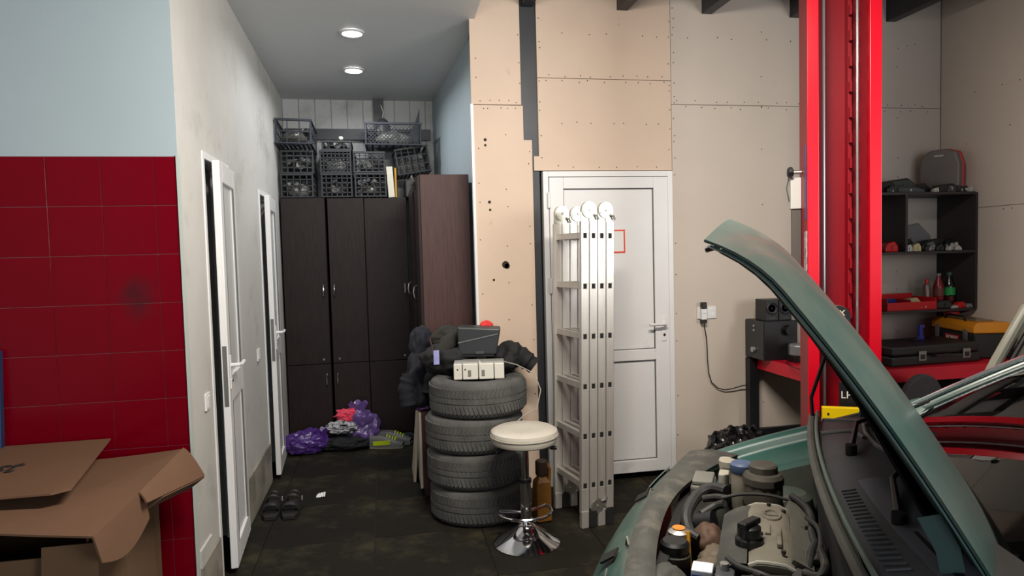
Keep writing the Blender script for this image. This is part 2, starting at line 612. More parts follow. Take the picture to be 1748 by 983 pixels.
# ---- LED battens hung under the roof of the hall, above and behind the camera
def batten(x, y, label, watts, tilt, col):
    t = thing('led_batten', label, 'ceiling light', (x, y, 2.95), 0, 'hall battens')
    t.rotation_euler = (tilt, 0, 0)
    MB().box(-.62, .62, -.045, .045, .012, .07).build('housing', pvc, t, bevel=.006)
    MB().box(-.60, .60, -.035, .035, 0, .012).build('diffuser', M('batten_diffuser', (255, 255, 255), .5, emit=((1, .93, .82), 6)), t)
    inv = Matrix.Rotation(-tilt, 4, 'X')
    for xx in (-.5, .5):
        MB().cyl((xx, 0, .05), inv @ Vector((xx, .0, .55)), .006, n=8).build('bracket', dark_metal, t)
    l = bpy.data.lights.new('batten_lamp', 'AREA')
    l.shape, l.size, l.size_y, l.energy, l.color = 'RECTANGLE', 1.2, .08, watts, col
    o = bpy.data.objects.new('batten_lamp', l)
    C.objects.link(o)
    o.parent = t
    o.location = (0, 0, -.004)


batten(.78, 1.80, 'white LED batten hanging in front of the raised bonnet', 92, R(20), (1, .92, .81))
batten(.2, -1.9, 'white LED batten hanging behind the camera', 4, 0, (1, .93, .84))

# ---- right wall
wr = struct('wall_right', wall_boxes([(XR + 0.012, XR + 0.1, .75, 4.45, 0, 3.6), (XR + .012, XR + .1, -4.5, -3.65, 0, 3.6), (XR + .012, XR + .1, -3.65, .75, 2.75, 3.6)]), ply_pale, label='pale board wall on the right')
for i in range(3):
    ya, yb = YB - 0.002 - 1.2 * (i + 1), YB - 0.002 - 1.2 * i
    for za, zb in ((0, 1.80), (1.803, 3.5)):
        MB().box(XR, XR + 0.012, ya + 0.0015, yb - 0.0015, za, zb).build('wall_board', ply_pale, wr, bevel=0.0015, seg=1)
s2 = MB()
for i in range(26):
    y, z = sr.uniform(2.6, 4.25), sr.choice((0.9, 1.78, 1.83, 2.6, sr.uniform(.9, 3)))
    s2.cyl((XR - 0.0012, y, z), (XR + .002, y, z), 0.0042, n=6)
so2 = s2.build('screw_heads', MATS['dark_screw'], wr)
so2['kind'] = 'stuff'
# ---- rest of the hall, behind and beside the camera
hall = M('hall_paint', (150, 146, 140), 0.8)
struct('wall_hall_left', MB().box(-3.15, -3.05, -4.5, YT + 0.12, 0, 3.6), hall)
struct('wall_rear', wall_boxes([(-3.15, -1.5, -4.6, -4.5, 0, 3.6), (3.4, XR + .1, -4.6, -4.5, 0, 3.6), (-1.5, 3.4, -4.6, -4.5, 3.05, 3.6)]), hall, label='rear wall with the open garage gate')
struct('ceiling', MB().box(-3.15, XR + .1, -4.6, 4.55, 3.5, 3.56), roof_mat, label='dark sheet metal roof of the hall')
for i, x in enumerate((0.40, 0.965, 1.61, 2.215, 2.875, 3.64)):
    struct('trim_%d' % (6 + i), MB().box(x - 0.036, x + 0.036, -4.4 if x > 0.7 else -4.4, YB - 0.001 if x > 0.7 else YT, 3.16, 3.498), dark_metal, label='dark roof rafter running out from the hall wall')
# fascia that closes the step between corridor ceiling and hall roof
struct('wall_lintel', wall_boxes([(XL - 0.1, 0.6, YT + 0.001, YT + 0.12, 3.12, 3.5), (0.60, 0.66, YT + 0.12, YB + 0.1, 3.185, 3.5)]), grey_wall)

# ================================================================ DOORS
def lever(parent, c, nx, ny, dirx, diry, mat=pvc):
    """plate and lever; (nx,ny) points out of the leaf, (dirx,diry) along the lever"""
    c = Vector(c)
    n_, d_ = Vector((nx, ny, 0)), Vector((dirx, diry, 0))
    mtx = Matrix((d_, -n_, Vector((0, 0, 1)))).transposed().to_4x4()
    mtx.translation = c
    p = MB().box(-0.017, 0.017, -0.006, 0.0, -0.12, 0.05, mtx)
    h = p.build('door_handle', mat, parent, bevel=0.003)
    g = MB()
    g.tube([c + n_ * 0.004, c + n_ * 0.045, c + n_ * 0.05 + d_ * 0.012, c + n_ * 0.05 + d_ * 0.12], 0.0095, 10)
    g.build('lever', mat, h, smooth=True)
    MB().cyl(c + n_ * 0.005 - Vector((0, 0, .075)), c + n_ * 0.012 - Vector((0, 0, .075)), 0.009, n=12).build('keyhole', chrome, h)
    return h


# ---- hall door: white plastic, two panels
d1 = thing('door_1', 'white plastic two-panel door behind the ladder', None, (DX0, YB - 0.02, 0))
d1['kind'] = 'structure'
W_, H_ = DX1 - DX0, DZ
fr = MB().box(0, .036, 0, .06, 0, H_).box(W_ - .036, W_, 0, .06, 0, H_).box(.036, W_ - .036, 0, .06, H_ - .036, H_)
fr.build('door_frame', pvc, d1, bevel=.003)
lx0, lx1, lz0, lz1 = .039, W_ - .039, .05, H_ - .04
px0, px1 = .135, W_ - .141
lf = MB()
lf.box(lx0, px0, -.008, .05, lz0, lz1).box(px1, lx1, -.008, .05, lz0, lz1)
for za, zb in ((lz0, .135), (.82, .895), (1.985, lz1)):
    lf.box(px0, px1, -.008, .05, za, zb)
leaf = lf.build('door_leaf', pvc, d1, bevel=.004)
for za, zb in ((.135, .82), (.895, 1.985)):
    MB().box(px0 + .004, px1 - .004, .012, .03, za + .004, zb - .004).build('door_panel', pvc, leaf)
    g = MB()
    g.box(px0, px0 + .005, .004, .014, za, zb).box(px1 - .005, px1, .004, .014, za, zb).box(px0, px1, .004, .014, za, za + .005).box(px0, px1, .004, .014, zb - .005, zb)
    g.build('gasket', M('grey_gasket', (92, 92, 92), .7), leaf)
for z in (.25, 1.30, 1.86):
    MB().cyl((.034, -.014, z), (.034, -.014, z + .1), .011, n=12).build('hinge', pvc, d1)
lever(d1, (W_ - .083, -.008, 1.065), 0, -1, -1, 0)
MB().box(.06, .90, .052, .10, 0, .008).build('threshold', black_metal, d1)
tag(d1, 'white plastic two-panel door standing behind the aluminium ladder')


def corridor_door(name, label, span, swing, room_glass):
    ya, yb, top = span
    d = thing(name, label, None, (XL, ya, 0))
    d['kind'] = 'structure'
    w_ = yb - ya
    f = MB().box(-.09, .006, 0, .035, 0, top).box(-.09, -.03, .035, .09, 0, top - .035).box(-.09, .006, w_ - .035, w_, 0, top).box(-.09, .006, .035, w_ - .035, top - .035, top)
    f.build('door_frame', pvc, d, bevel=.003)
    # leaf hinged on the far jamb, opening into the corridor
    hinge = Vector((0.004, w_ - .034, 0))
    L = w_ - .075
    mtx = Matrix.Translation(hinge) @ Matrix.Rotation(swing, 4, 'Z')
    st = .075
    b = MB()
    b.box(0, .035, -st, 0, .03, top - .04, mtx).box(0, .035, -L, -L + st, .03, top - .04, mtx)
    for za, zb in ((.03, .14), (.86, .99), (top - .14, top - .04)):
        b.box(0, .035, -L + st, -st, za, zb, mtx)
    lf = b.build('door_leaf', pvc, d, bevel=.004)
    MB().box(.010, .022, -L + st, -st, .14, .86, mtx).build('door_panel', pvc, lf)
    MB().box(.012, .020, -L + st, -st, .99, top - .14, mtx).build('door_pane', room_glass, lf)
    g = MB()
    for za, zb in ((.14, .86), (.99, top - .14)):
        g.box(.030, .036, -L + st, -L + st + .007, za, zb, mtx).box(.030, .036, -st - .007, -st, za, zb, mtx)
    g.build('gasket', MATS['grey_gasket'], lf)
    n_ = mtx.to_3x3() @ Vector((1, 0, 0))
    dd = mtx.to_3x3() @ Vector((0, 1, 0))
    lever(lf, mtx @ Vector((.035, -L + .037, 1.05)), n_.x, n_.y, dd.x, dd.y)
    MB().box(.008, .028, -L - .002, -L, .85, 1.15, mtx).build('lock_plate', M('steel_plate', (120, 118, 112), .4, .8), lf)
    MB().box(-.03, -.005, .0351, .037, .85, 1.15).build('strike_plate', MATS['steel_plate'], d)
    return d


frosted = M('frosted_door_pane', (206, 208, 206), .25, spec=.6)
corridor_door('door_2', 'white plastic glazed door left ajar nearest the red tiled wall', D2, R(3.6), frosted)
corridor_door('door_3', 'white plastic door ajar near the end of the corridor', D3, R(3.4), frosted)
# ================================================================ CORRIDOR
def downlight(x, y, label):
    z = 3.115 - (y - YT - .13) * 0.1300 / (YF - YT - .13) - .001
    t = thing('downlight', label, 'ceiling light', (x, y, z), 0, 'recessed corridor downlights')
    MB().lathe([(.062, 0), (.082, 0), (.084, -.006), (.066, -.010), (.062, -.004)], 32, closed=True).build('trim_ring', pvc, t, smooth=True)
    MB().lathe([(.0, -.003), (.063, -.003), (.063, 0), (.0, 0)], 32).build('diffuser', M('lit_diffuser', (255, 255, 255), .5, emit=((1, .97, .92), 14)), t)
    l = bpy.data.lights.new('downlight_lamp', 'AREA')
    l.shape, l.size, l.energy, l.color, l.spread = 'DISK', .11, 7.0, (.95, .97, 1), R(160)
    o = bpy.data.objects.new('downlight_lamp', l)
    C.objects.link(o)
    o.parent = t
    o.location = (0, 0, -.013)


downlight(-.155, 4.66, 'round recessed ceiling downlight nearer to the hall')
downlight(-.18, 5.45, 'round recessed ceiling downlight nearer to the crates')


def bar_handle(parent, c, length=.10, axis='y', out=-1):
    """bow handle on a door; sits out from face"""
    x, y, z = c
    h = length / 2
    if axis == 'y':
        pts = [(x, y, z - h), (x, y + out * .022, z - h * .75), (x, y + out * .028, z), (x, y + out * .022, z + h * .75), (x, y, z + h)]
    else:
        pts = [(x, y, z - h), (x + out * .022, y, z - h * .75), (x + out * .028, y, z), (x + out * .022, y, z + h * .75), (x, y, z + h)]
    return MB().tube(pts, .006, 8).build('handle', chrome, parent, smooth=True, label='chrome bow handle')


def locker(label, x, y, w_, dpt, h_, handle_side, mat=wenge):
    t = thing('locker', label, 'locker', (x, y, 0), 0, 'dark lockers at the corridor end')
    MB().box(0, w_, .019, dpt, .0, h_).build('carcass', mat, t, bevel=.002)
    hx = w_ - .035 if handle_side > 0 else .035
    for za, zb, hz in ((.06, .676, .545), (.684, h_ - .004, 1.295)):
        d = MB().box(.003, w_ - .003, 0, .0185, za, zb).build('door', mat, t, bevel=.002)
        bar_handle(d, (hx, 0, hz))
    MB().cyl((hx - handle_side * .02, -.004, .72), (hx - handle_side * .02, .001, .72), .010, n=12).build('lock', chrome, t)
    return t


LY = 5.85
locker('tall dark locker in the corner beside the far corridor door', -.825, LY, .355, .45, 2.075, 1)
locker('tall dark locker second from the left, right of the dark gap', -.452, LY, .300, .45, 2.07, -1)
locker('tall dark locker third from the left below the white folder', -.150, LY, .355, .45, 2.068, 1)
# lockers standing along the right-hand wall, their doors to the corridor
def side_locker(label, x, y, w_, d_, h_, mat):
    t = thing('locker', label, 'locker', (x, y, 0))
    MB().box(.019, w_, 0, d_, .0, h_).build('carcass', mat, t, bevel=.002)
    for za, zb, hz in ((.06, .676, .55), (.684, h_ - .005, 1.30)):
        d = MB().box(0, .0185, .003, d_ - .003, za, zb).build('door', wenge, t, bevel=.002)
        bar_handle(d, (0, d_ - .04, hz), axis='x')


side_locker('brown tall locker with its bare side panel facing the hall', .238, 4.625, .350, .49, 2.117, wenge2)
side_locker('dark locker half hidden behind the brown tall one', .222, 5.13, .285, .66, 2.10, wenge)
# strip of dark panel leaning in the gap between lockers and the tall one: torn foil hanging
t = MB().sheet(lambda u, v: (.205 + .03 * u + .008 * math.sin(v * 9), 4.90 + .05 * u, 2.117 + .012 - .10 * v + .02 * math.sin(u * 5 + v * 4)), 5, 8, .001)
tag(t.build('torn_film', M('clear_film', (120, 118, 118), .3), smooth=True), 'torn strip of film hanging over the tall locker edge', 'film')

# ---- crates
crate_mat = M('black_crate_plastic', (34, 37, 42), .55, var=.2, scale=9)
crate_blue = M('dark_blue_crate_plastic', (38, 44, 54), .55, var=.2, scale=9)


def crate(label, loc, w_, d_, h_, rot=(0, 0, 0), mat=crate_mat, cols=7, rows=4, diag=False, openfront=False):
    t = thing('crate', label, 'crate', loc, 0, 'black plastic crates on the lockers')
    t.rotation_euler = rot
    f = MB()
    p = .014
    for x in (0, w_ - p):
        for y in (0, d_ - p):
            f.box(x, x + p, y, y + p, 0, h_)
    for z, hh in ((0, .012), (h_ - .018, .018)):
        f.box(-.003, w_ + .003, -.003, p, z, z + hh).box(-.003, w_ + .003, d_ - p, d_ + .003, z, z + hh)
        f.box(-.003, p, p, d_ - p, z, z + hh).box(w_ - p, w_ + .003, p, d_ - p, z, z + hh)
    f.build('frame', mat, t, bevel=.002, seg=1)
    b = MB()
    for i in range(1, 8):
        b.box(w_ * i / 8 - .008, w_ * i / 8 + .008, p, d_ - p, .002, .008)
    for i in range(1, 7):
        b.box(p, w_ - p, d_ * i / 7 - .008, d_ * i / 7 + .008, .002, .008)
    b.build('base', mat, t)

    def side(fn, L, n):
        g = MB()
        if diag:
            step = .03
            k_ = int((L + h_) / step)
            for i in range(-int(h_ / step), int(L / step) + 1):
                a0 = i * step
                for sgn in (1, -1):
                    pts = []
                    for q in range(0, 9):
                        z = .012 + (h_ - .03) * q / 8
                        a = a0 + (z if sgn > 0 else h_ - z)
                        if p <= a <= L - p:
                            pts.append((a, z))
                    if len(pts) > 1:
                        (u0, z0), (u1, z1) = pts[0], pts[-1]
                        g.add([fn(u0 - .003, 0, z0), fn(u0 + .003, 0, z0), fn(u1 + .003, 0, z1), fn(u1 - .003, 0, z1),
                               fn(u0 - .003, .004, z0), fn(u0 + .003, .004, z0), fn(u1 + .003, .004, z1), fn(u1 - .003, .004, z1)],
                              [(0, 1, 2, 3), (7, 6, 5, 4), (0, 4, 5, 1), (1, 5, 6, 2), (2, 6, 7, 3), (3, 7, 4, 0)])
        else:
            for i in range(1, n):
                u = L * i / n
                for q in range(2):
                    pass
                g.add(*boxfn(fn, u - .004, u + .004, 0, .005, .012, h_ - .018))
            for i in range(1, rows):
                z = h_ * i / rows
                if openfront and i == rows - 1:
                    continue
                g.add(*boxfn(fn, p, L - p, 0, .005, z - .004, z + .004))
        return g

    side(lambda u, v, z: (u, .003 + v, z), w_, cols).build('side_panel', mat, t)
    side(lambda u, v, z: (u, d_ - .003 - v, z), w_, cols).build('side_panel', mat, t)
    side(lambda u, v, z: (.003 + v, u, z), d_, cols + 2).build('side_panel', mat, t)
    side(lambda u, v, z: (w_ - .003 - v, u, z), d_, cols + 2).build('side_panel', mat, t)
    return t


def boxfn(fn, u0, u1, v0, v1, z0, z1):
    vs = [fn(u0, v0, z0), fn(u1, v0, z0), fn(u1, v1, z0), fn(u0, v1, z0), fn(u0, v0, z1), fn(u1, v0, z1), fn(u1, v1, z1), fn(u0, v1, z1)]
    return vs, [(3, 2, 1, 0), (4, 5, 6, 7), (0, 1, 5, 4), (1, 2, 6, 5), (2, 3, 7, 6), (3, 0, 4, 7)]


junk = [M('oily_grey_part', (92, 92, 90), .5, .3, var=.3, scale=14), M('pale_metal_part', (150, 148, 142), .35, .7, var=.3, scale=14),
        M('dark_oily_part', (56, 58, 60), .45, .2, var=.3, scale=12), M('grey_white_part', (168, 166, 160), .6, var=.3, scale=12)]


def junk_in(label, x, y, z, w_, d_, h_, seed):
    """one odd machined car part lying in a crate: housing, flange and pipe stub"""
    rr = random.Random(seed)
    t = thing('car_part', label, 'car part', (x, y, z), rr.uniform(-.3, .3), 'spare car parts in the crates')
    mt = junk[seed % 4]
    MB().blob((0, 0, h_ * .5), (w_ * .42, d_ * .42, h_ * .5), seed, .16, 2.4, 3, flat=0.0).build('housing', mt, t, smooth=True, angle=50)
    for k_ in range(3):
        a = rr.uniform(0, 6.28)
        q = Vector((math.cos(a) * w_ * .33, math.sin(a) * d_ * .3 - d_ * .1, h_ * rr.uniform(.55, .85)))
        MB().cyl(q, q + Vector((rr.uniform(-.03, .03), -.05, .03)), .022, .018, 12).build('pipe_stub', junk[(seed + k_) % 4], t, smooth=True)
    MB().cyl((0, -d_ * .30, h_ * .55), (0, -d_ * .40, h_ * .55), w_ * .16, n=18).build('flange', junk[(seed + 1) % 4], t, smooth=True)


CZ = 2.076
CY = LY + .0
specs = [
    ('crate at the lower left of the pile, right on the corner locker', (-.815, CY, CZ), .262, .40, .200, (0, 0, 0), crate_mat, 5, 4),
    ('crate in the middle of the bottom row of the pile', (-.492, CY, CZ), .255, .40, .200, (0, 0, 0), crate_mat, 6, 5),
    ('crate at the right of the bottom row, left of the white folder', (-.218, CY, CZ), .262, .40, .202, (0, 0, 0), crate_mat, 5, 5),
    ('crate at the left of the second row, under the crate that sticks out', (-.808, CY + .01, CZ + .202), .262, .38, .190, (0, 0, .03), crate_mat, 5, 4),
    ('crate in the middle of the second row with an open basket on it', (-.496, CY, CZ + .202), .256, .40, .190, (0, 0, 0), crate_mat, 8, 6),
    ('crate at the right of the second row, under the latticed crate', (-.224, CY, CZ + .204), .262, .40, .178, (0, 0, 0), crate_mat, 5, 5),
    ('topmost crate at the left against the corridor wall, pushed forward', (-.832, CY - .10, CZ + .430), .285, .46, .205, (R(-3), R(1.5), 0), crate_blue, 3, 2),
    ('shallow open basket on top of the middle stack', (-.478, CY + .02, CZ + .394), .242, .36, .080, (0, 0, 0), crate_mat, 4, 2),
    ('large latticed crate on top of the right stacks', (-.120, CY - .02, CZ + .4335), .470, .36, .190, (0, R(.6), 0), crate_blue, 9, 5),
    ('tilted crate under the latticed crate beside the tall locker', (.150, CY + .03, CZ + .180), .285, .36, .225, (0, R(-9), R(2)), crate_mat, 5, 3),
]
for i, s_ in enumerate(specs):
    crate(s_[0], s_[1], s_[2], s_[3], s_[4], s_[5], s_[6], s_[7], s_[8], diag=(i == 8))
    names = ['lower left crate', 'middle crate of the bottom row', 'right crate of the bottom row', 'left crate of the second row', 'middle crate of the second row',
             'right crate of the second row', 'topmost left crate', 'shallow basket', 'latticed crate', 'tilted crate']
    (x, y, z), w_, d_, h_ = s_[1], s_[2], s_[3], s_[4]
    if i != 9:
        junk_in('metal car part lying inside the ' + names[i], x + w_ * .5, y + d_ * .42, z + .0085, w_ * .8, d_ * .75, h_ * (.62 if i not in (7,) else 1.0), i + 3)
# block that props the tilted crate, and parts lying in it
t = thing('housing', 'black housing under the tilted crate on the lockers', 'car part', (.300, CY + .20, CZ - .006), 0)
MB().box(-.10, .10, -.15, .13, 0, .16).build('shell', black_plastic, t, bevel=.012)
MB().box(-.06, .06, -.158, -.15, .03, .12).build('lid', grey_plastic, t, bevel=.004)
# clear bag with a plug, and a bent sheet standing in the latticed crate
t = thing('plug_bundle', 'grey dome-shaped part standing in the latticed crate', 'car part', (.03, CY + .18, CZ + .445), 0)
MB().lathe([(.075, 0), (.075, .14), (.05, .22), (.02, .245), (0, .246)], 20).build('dome', junk[2], t, smooth=True)
MB().tube([(0, 0, .24), (.01, 0, .30), (-.01, 0, .36)], .004, 6).build('wire', junk[3], t)
sh = MB().sheet(lambda u, v: (.17 + .17 * u + .01 * v, CY + .15 + .01 * math.sin(u * 3), CZ + .45 + (.06 + .27 * u ** 2.2) * v), 10, 4, .004)
tag(sh.build('curved_trim', crate_blue, smooth=True), 'curved dark trim piece pointing up out of the latticed crate', 'car part')
# white and yellow folders on edge
tag(MB().box(-.026, .026, -.12, .12, 0, .26).build('folder', M('white_card', (216, 210, 194), .7, var=.1, scale=5), bevel=.002), 'white folder standing on edge between the crates', 'folder').location = (.085, LY + .13, CZ - .005)
tag(MB().box(-.008, .008, -.12, .12, 0, .25).build('folder', M('yellow_card', (186, 140, 40), .7), bevel=.002), 'yellow folder standing against the white one', 'folder').location = (.122, LY + .135, CZ - .005)
bpy.data.objects['folder'].rotation_euler = (0, R(-3), 0)

# ---- light switches on the left wall
for y, z, lb in ((3.345, .915, 'white light switch between the red tiles and the near door'), (4.668, .945, 'white light switch on the wall between the two doors')):
    t = thing('light_switch', lb, 'light switch', (XL, y, z))
    MB().box(.0, .010, -.038, .038, -.04, .04).build('plate', pvc, t, bevel=.003)
    MB().box(.010, .014, -.022, .022, -.028, .028).build('rocker', pvc, t, bevel=.002)

# ---- shoes
def shoe(name, label, loc, rz, L, W, sole_m, upper_m, group, sneaker=False, accent=None):
    t = thing(name, label, 'shoe', loc, rz, group)

    def half(u):
        return W * .5 * (.80 + .22 * math.sin(u * math.pi * .95) - .22 * max(0, .32 - u) - (.9 * max(0, u - .80)) ** 1.6 * 2.2)
    n = 16
    sole = []
    for i in range(n + 1):
        u = i / n
        sole.append((u * L - L * .4, half(u)))
    for i in range(n, -1, -1):
        u = i / n
        sole.append((u * L - L * .4, -half(u) * .96))
    th = .020 if sneaker else .030
    MB().prism(sole, lambda a, b: (a, b, 0), lambda a, b: (a, b, th)).build('sole', sole_m, t, bevel=.006)
    H = .10 if sneaker else .075

    def top(u):
        return th + H * (1 if u < .35 else (1 - ((u - .35) / .65) ** 1.1 * .68))
    g = MB()
    if sneaker:
        def fn(u, v):
            a = (v - .5) * math.pi
            opening = 1.0 if u > .5 else 0.72
            aa = a * 1.0
            return (u * L * .97 - L * .385, half(u) * .97 * math.sin(aa) , th - .004 + (top(u) - th) * max(0, math.cos(aa)) ** (.35) * (1 if (u > .48 or abs(math.sin(aa)) > .55) else .45))
        g.sheet(fn, 18, 14, .003)
        g.build('upper', upper_m, t, smooth=True, angle=60)
        if accent:
            for k_ in range(4):
                u = .50 + k_ * .08
                MB().tube([(u * L - L * .385, half(u) * .5 * s_, top(u) + .004 - .018 * abs(s_)) for s_ in (-1, -.5, 0, .5, 1)], .005, 6).build('lace', accent, t, smooth=True)
            MB().sheet(lambda u, v: ((.12 + .5 * u) * L - L * .385, -half(.3 + .3 * u) * 1.0 - .001, th + .012 + .035 * v + .01 * u), 6, 3, .003).build('side_stripe', accent, t)
            MB().sheet(lambda u, v: (-L * .385 - .002 + .004 * v, (u - .5) * W * .5, th + .01 + .05 * v), 4, 3, .003).build('heel_tab', accent, t)
    else:
        for k_, (u0, u1) in enumerate(((.55, .80), (.30, .44), (.06, .16))):
            g = MB()
            g.sheet(lambda u, v: ((u0 + (u1 - u0) * u) * L - L * .4, math.sin((v - .5) * math.pi) * half(u0 + (u1 - u0) * u) * 1.02, th * .6 + (H * (.75 if k_ == 0 else 1.05) + .01 * math.sin(u * 3)) * math.cos((v - .5) * math.pi) ** .6), 6, 14, .004)
            g.build('strap', upper_m, t, smooth=True, angle=60)
        MB().box(.24 * L - L * .4, .30 * L - L * .4, half(.3) * .98, half(.3) * .98 + .006, .05, .075).build('buckle', M('pale_strap_end', (150, 146, 138), .5), t, bevel=.001)
    return t


sandal_s = M('black_sandal_sole', (26, 24, 22), .7)
sandal_u = M('black_sandal_leather', (34, 31, 29), .55, var=.3, scale=20)
shoe('sandal', 'worn black sandal on the left of the pair by the kick board', (-.735, 4.36, 0), R(-88), .27, .105, sandal_s, sandal_u, 'black sandals by the wall')
shoe('sandal', 'worn black sandal on the right of the pair by the kick board', (-.615, 4.345, 0), R(-92), .27, .105, sandal_s, sandal_u, 'black sandals by the wall')
neon = M('neon_yellow_mesh', (186, 206, 20), .6)
sn_u = M('silver_sneaker_fabric', (104, 104, 102), .5, var=.2, scale=20)
sn_s = M('pale_sneaker_sole', (138, 136, 116), .6)
shoe('sneaker', 'silver and neon yellow sneaker in front, toes to the right', (-.055, 5.59, 0), R(-14), .28, .105, sn_s, sn_u, 'silver and yellow sneakers', True, neon)
shoe('sneaker', 'silver and neon yellow sneaker behind the front one', (.015, 5.70, 0), R(-20), .28, .105, sn_s, sn_u, 'silver and yellow sneakers', True, neon)
# ---- scrap of paper, bags and laundry in front of the lockers
sp = MB().sheet(lambda u, v: ((u - .5) * .055, (v - .5) * .06, .004 + .016 * abs(noise.noise(Vector((u * 4, v * 4, 2)))) + .012 * u * v), 8, 8, .0008)
tag(sp.build('paper_scrap', M('white_paper', (222, 222, 220), .7), smooth=True, angle=30), 'small crumpled scrap of white paper on the corridor floor', 'paper').location = (-.463, 4.553, .0005)
purple = M('purple_plastic_film', (76, 46, 122), .28, var=.25, scale=6, spec=.6)
purple2 = M('violet_plastic_film', (104, 80, 142), .28, var=.25, scale=6, spec=.6)


def bag(name, label, cat, c, rad, seed, mat, knot=None, ridges=.05, amp=.22, rot=0):
    t = thing(name, label, cat, (c[0], c[1], 0))
    MB().blob((0, 0, rad[2] * .92), rad, seed, amp, 1.7, 5, flat=.001, ridges=ridges, rot=rot, octv=3, folds=.05, nf=6).build('body', mat, t, smooth=True, angle=28)
    if knot:
        kx, ky, kz, kr = knot
        g = MB()
        def fn(u, v):
            a = u * 2 * math.pi
            r_ = kr * (.35 + 1.1 * v) * (1 + .25 * math.sin(a * 3 + seed))
            return (kx + r_ * math.cos(a), ky + .6 * r_ * math.sin(a), kz + v * kr * 2.0 + .015 * math.sin(a * 5))
        g.sheet(fn, 28, 7, .001)
        g.build('gathered_mouth', mat, t, smooth=True, angle=40)
    return t


bag('plastic_bag', 'dark purple plastic bag lying against the corner locker', 'plastic bag', (-.675, 5.62), (.175, .12, .095), 4, purple, (.13, -.02, .12, .035))
bag('plastic_bag', 'violet plastic bag slumped open with clothes in the heap', 'plastic bag', (-.225, 5.71), (.15, .11, .165), 9, purple2, (-.03, -.02, .27, .05), amp=.3)
bag('black_bag', 'limp black bag under the laundry at the lockers', 'bag', (-.36, 5.63), (.20, .10, .06), 14, M('black_fabric', (14, 14, 18), .85, var=.2, scale=20), None)
cl1 = MB().blob((-.335, 5.68, .275), (.095, .06, .05), 21, .35, 2.2, 4, ridges=.2)
tag(cl1.build('cloth', M('pink_cloth', (224, 62, 92), .9, sheen=.3), smooth=True, angle=30), 'bright pink cloth on top of the laundry heap', 'cloth')
cl2 = MB().blob((-.365, 5.655, .185), (.13, .075, .06), 23, .3, 2.2, 4, ridges=.2)
tag(cl2.build('cloth', M('white_black_pattern', (172, 172, 178), .9, var=.2, scale=20, dirt=((34, 34, 40), .52, .56, 26)), smooth=True, angle=30), 'white cloth with dark blotches in the laundry heap', 'cloth')
tag(MB().blob((.085, 5.79, .028), (.13, .055, .03), 31, .3, 2, 4, flat=.002, ridges=.15).build('cloth', M('dark_green_cloth', (24, 38, 36), .9), smooth=True, angle=30), 'dark green rag on the floor behind the sneakers', 'cloth')

# ---- low cabinet with beige doors
beige = M('beige_laminate', (196, 184, 166), .5, var=.06, scale=3, stretch=(6, 6, 1))
t = thing('low_cabinet', 'low cabinet with a beige door between the tyres and the tall locker', 'cabinet', (.185, 4.365, 0))
MB().box(.018, .365, 0, .245, .05, .555).box(.03, .35, .02, .225, 0, .05).build('body', wenge2, t, bevel=.002)
MB().box(0, .017, .002, .243, .055, .55).build('door', beige, t, bevel=.002)
t = thing('beige_board', 'beige laminate board leaning on the side of the tall locker', 'board', (.150, 4.66, 0.001))
MB().box(0, .016, 0, .33, 0, .56, rm((0, R(5.5), 0), (0, 0, .002))).build('panel', beige, t, bevel=.002)
MB().box(.0165, .018, 0, .33, 0, .56, rm((0, R(5.5), 0), (0, 0, .002))).build('dark_backing', wenge2, t)

# ================================================================ TYRES
def tyre(label, z, dx, dy, rz):
    Rr, W = .292, .208
    t = thing('tyre', label, 'tyre', (.522 + dx, 4.045 + dy, z), rz, 'stacked car tyres')
    prof = []
    for k_ in range(25):
        a = -math.pi * .5 + math.pi * k_ / 24
        # outer half: flat tread with rounded shoulders
        zz = W * .5 * math.copysign(abs(math.sin(a)) ** .55, math.sin(a))
        rr = Rr - .095 + .095 * abs(math.cos(a)) ** .30
        prof.append((rr, W * .5 + zz))
    prof = [(.175, .012), (.170, .03)][::-1] + prof + [(.175, W - .012), (.170, W - .03)]
    prof += [(.185, W - .035), (.25, W - .05), (.27, W * .5), (.25, .05), (.185, .035)]
    MB().lathe(prof, 64, closed=True).build('casing', rubber, t, smooth=True, angle=40)
    g = MB()
    n = 72
    for i in range(n):
        a = 2 * math.pi * i / n
        for zc, sk, hw in ((.058, .35, .026), (.150, -.35, .026)):
            for r_ in (0,):
                M4 = Matrix.Rotation(a, 4, 'Z') @ Matrix.Translation((Rr - .001, 0, zc)) @ Matrix.Rotation(sk, 4, 'X')
                g.box(-.006, .004, -.0085, .0085, -hw, hw, M4)
    for i in range(48):
        a0, a1 = 2 * math.pi * i / 48, 2 * math.pi * (i + 1) / 48
        M4 = Matrix.Rotation((a0 + a1) / 2, 4, 'Z') @ Matrix.Translation((Rr, 0, .104))
        g.box(-.006, .0035, -.0188, .0188, -.012, .012, M4)
    g.build('tread', rubber, t)
    g = MB()
    for zc in (W - .004, .004):
        g.lathe([(.225, zc - .003), (.235, zc - .003), (.235, zc + .0025), (.225, zc + .0025)], 48, closed=True)
    g.build('sidewall_ring', rubber, t)
    return t


tyre('worn tyre at the bottom of the stack', 0.0, 0, 0, .2)
tyre('worn tyre second from the bottom of the stack', .209, -.012, .008, 1.1)
tyre('worn tyre third from the bottom of the stack', .418, -.016, .010, 2.3)
tyre('worn tyre at the top of the stack under the grey box', .627, .012, .0, 3.3)
TT = .836
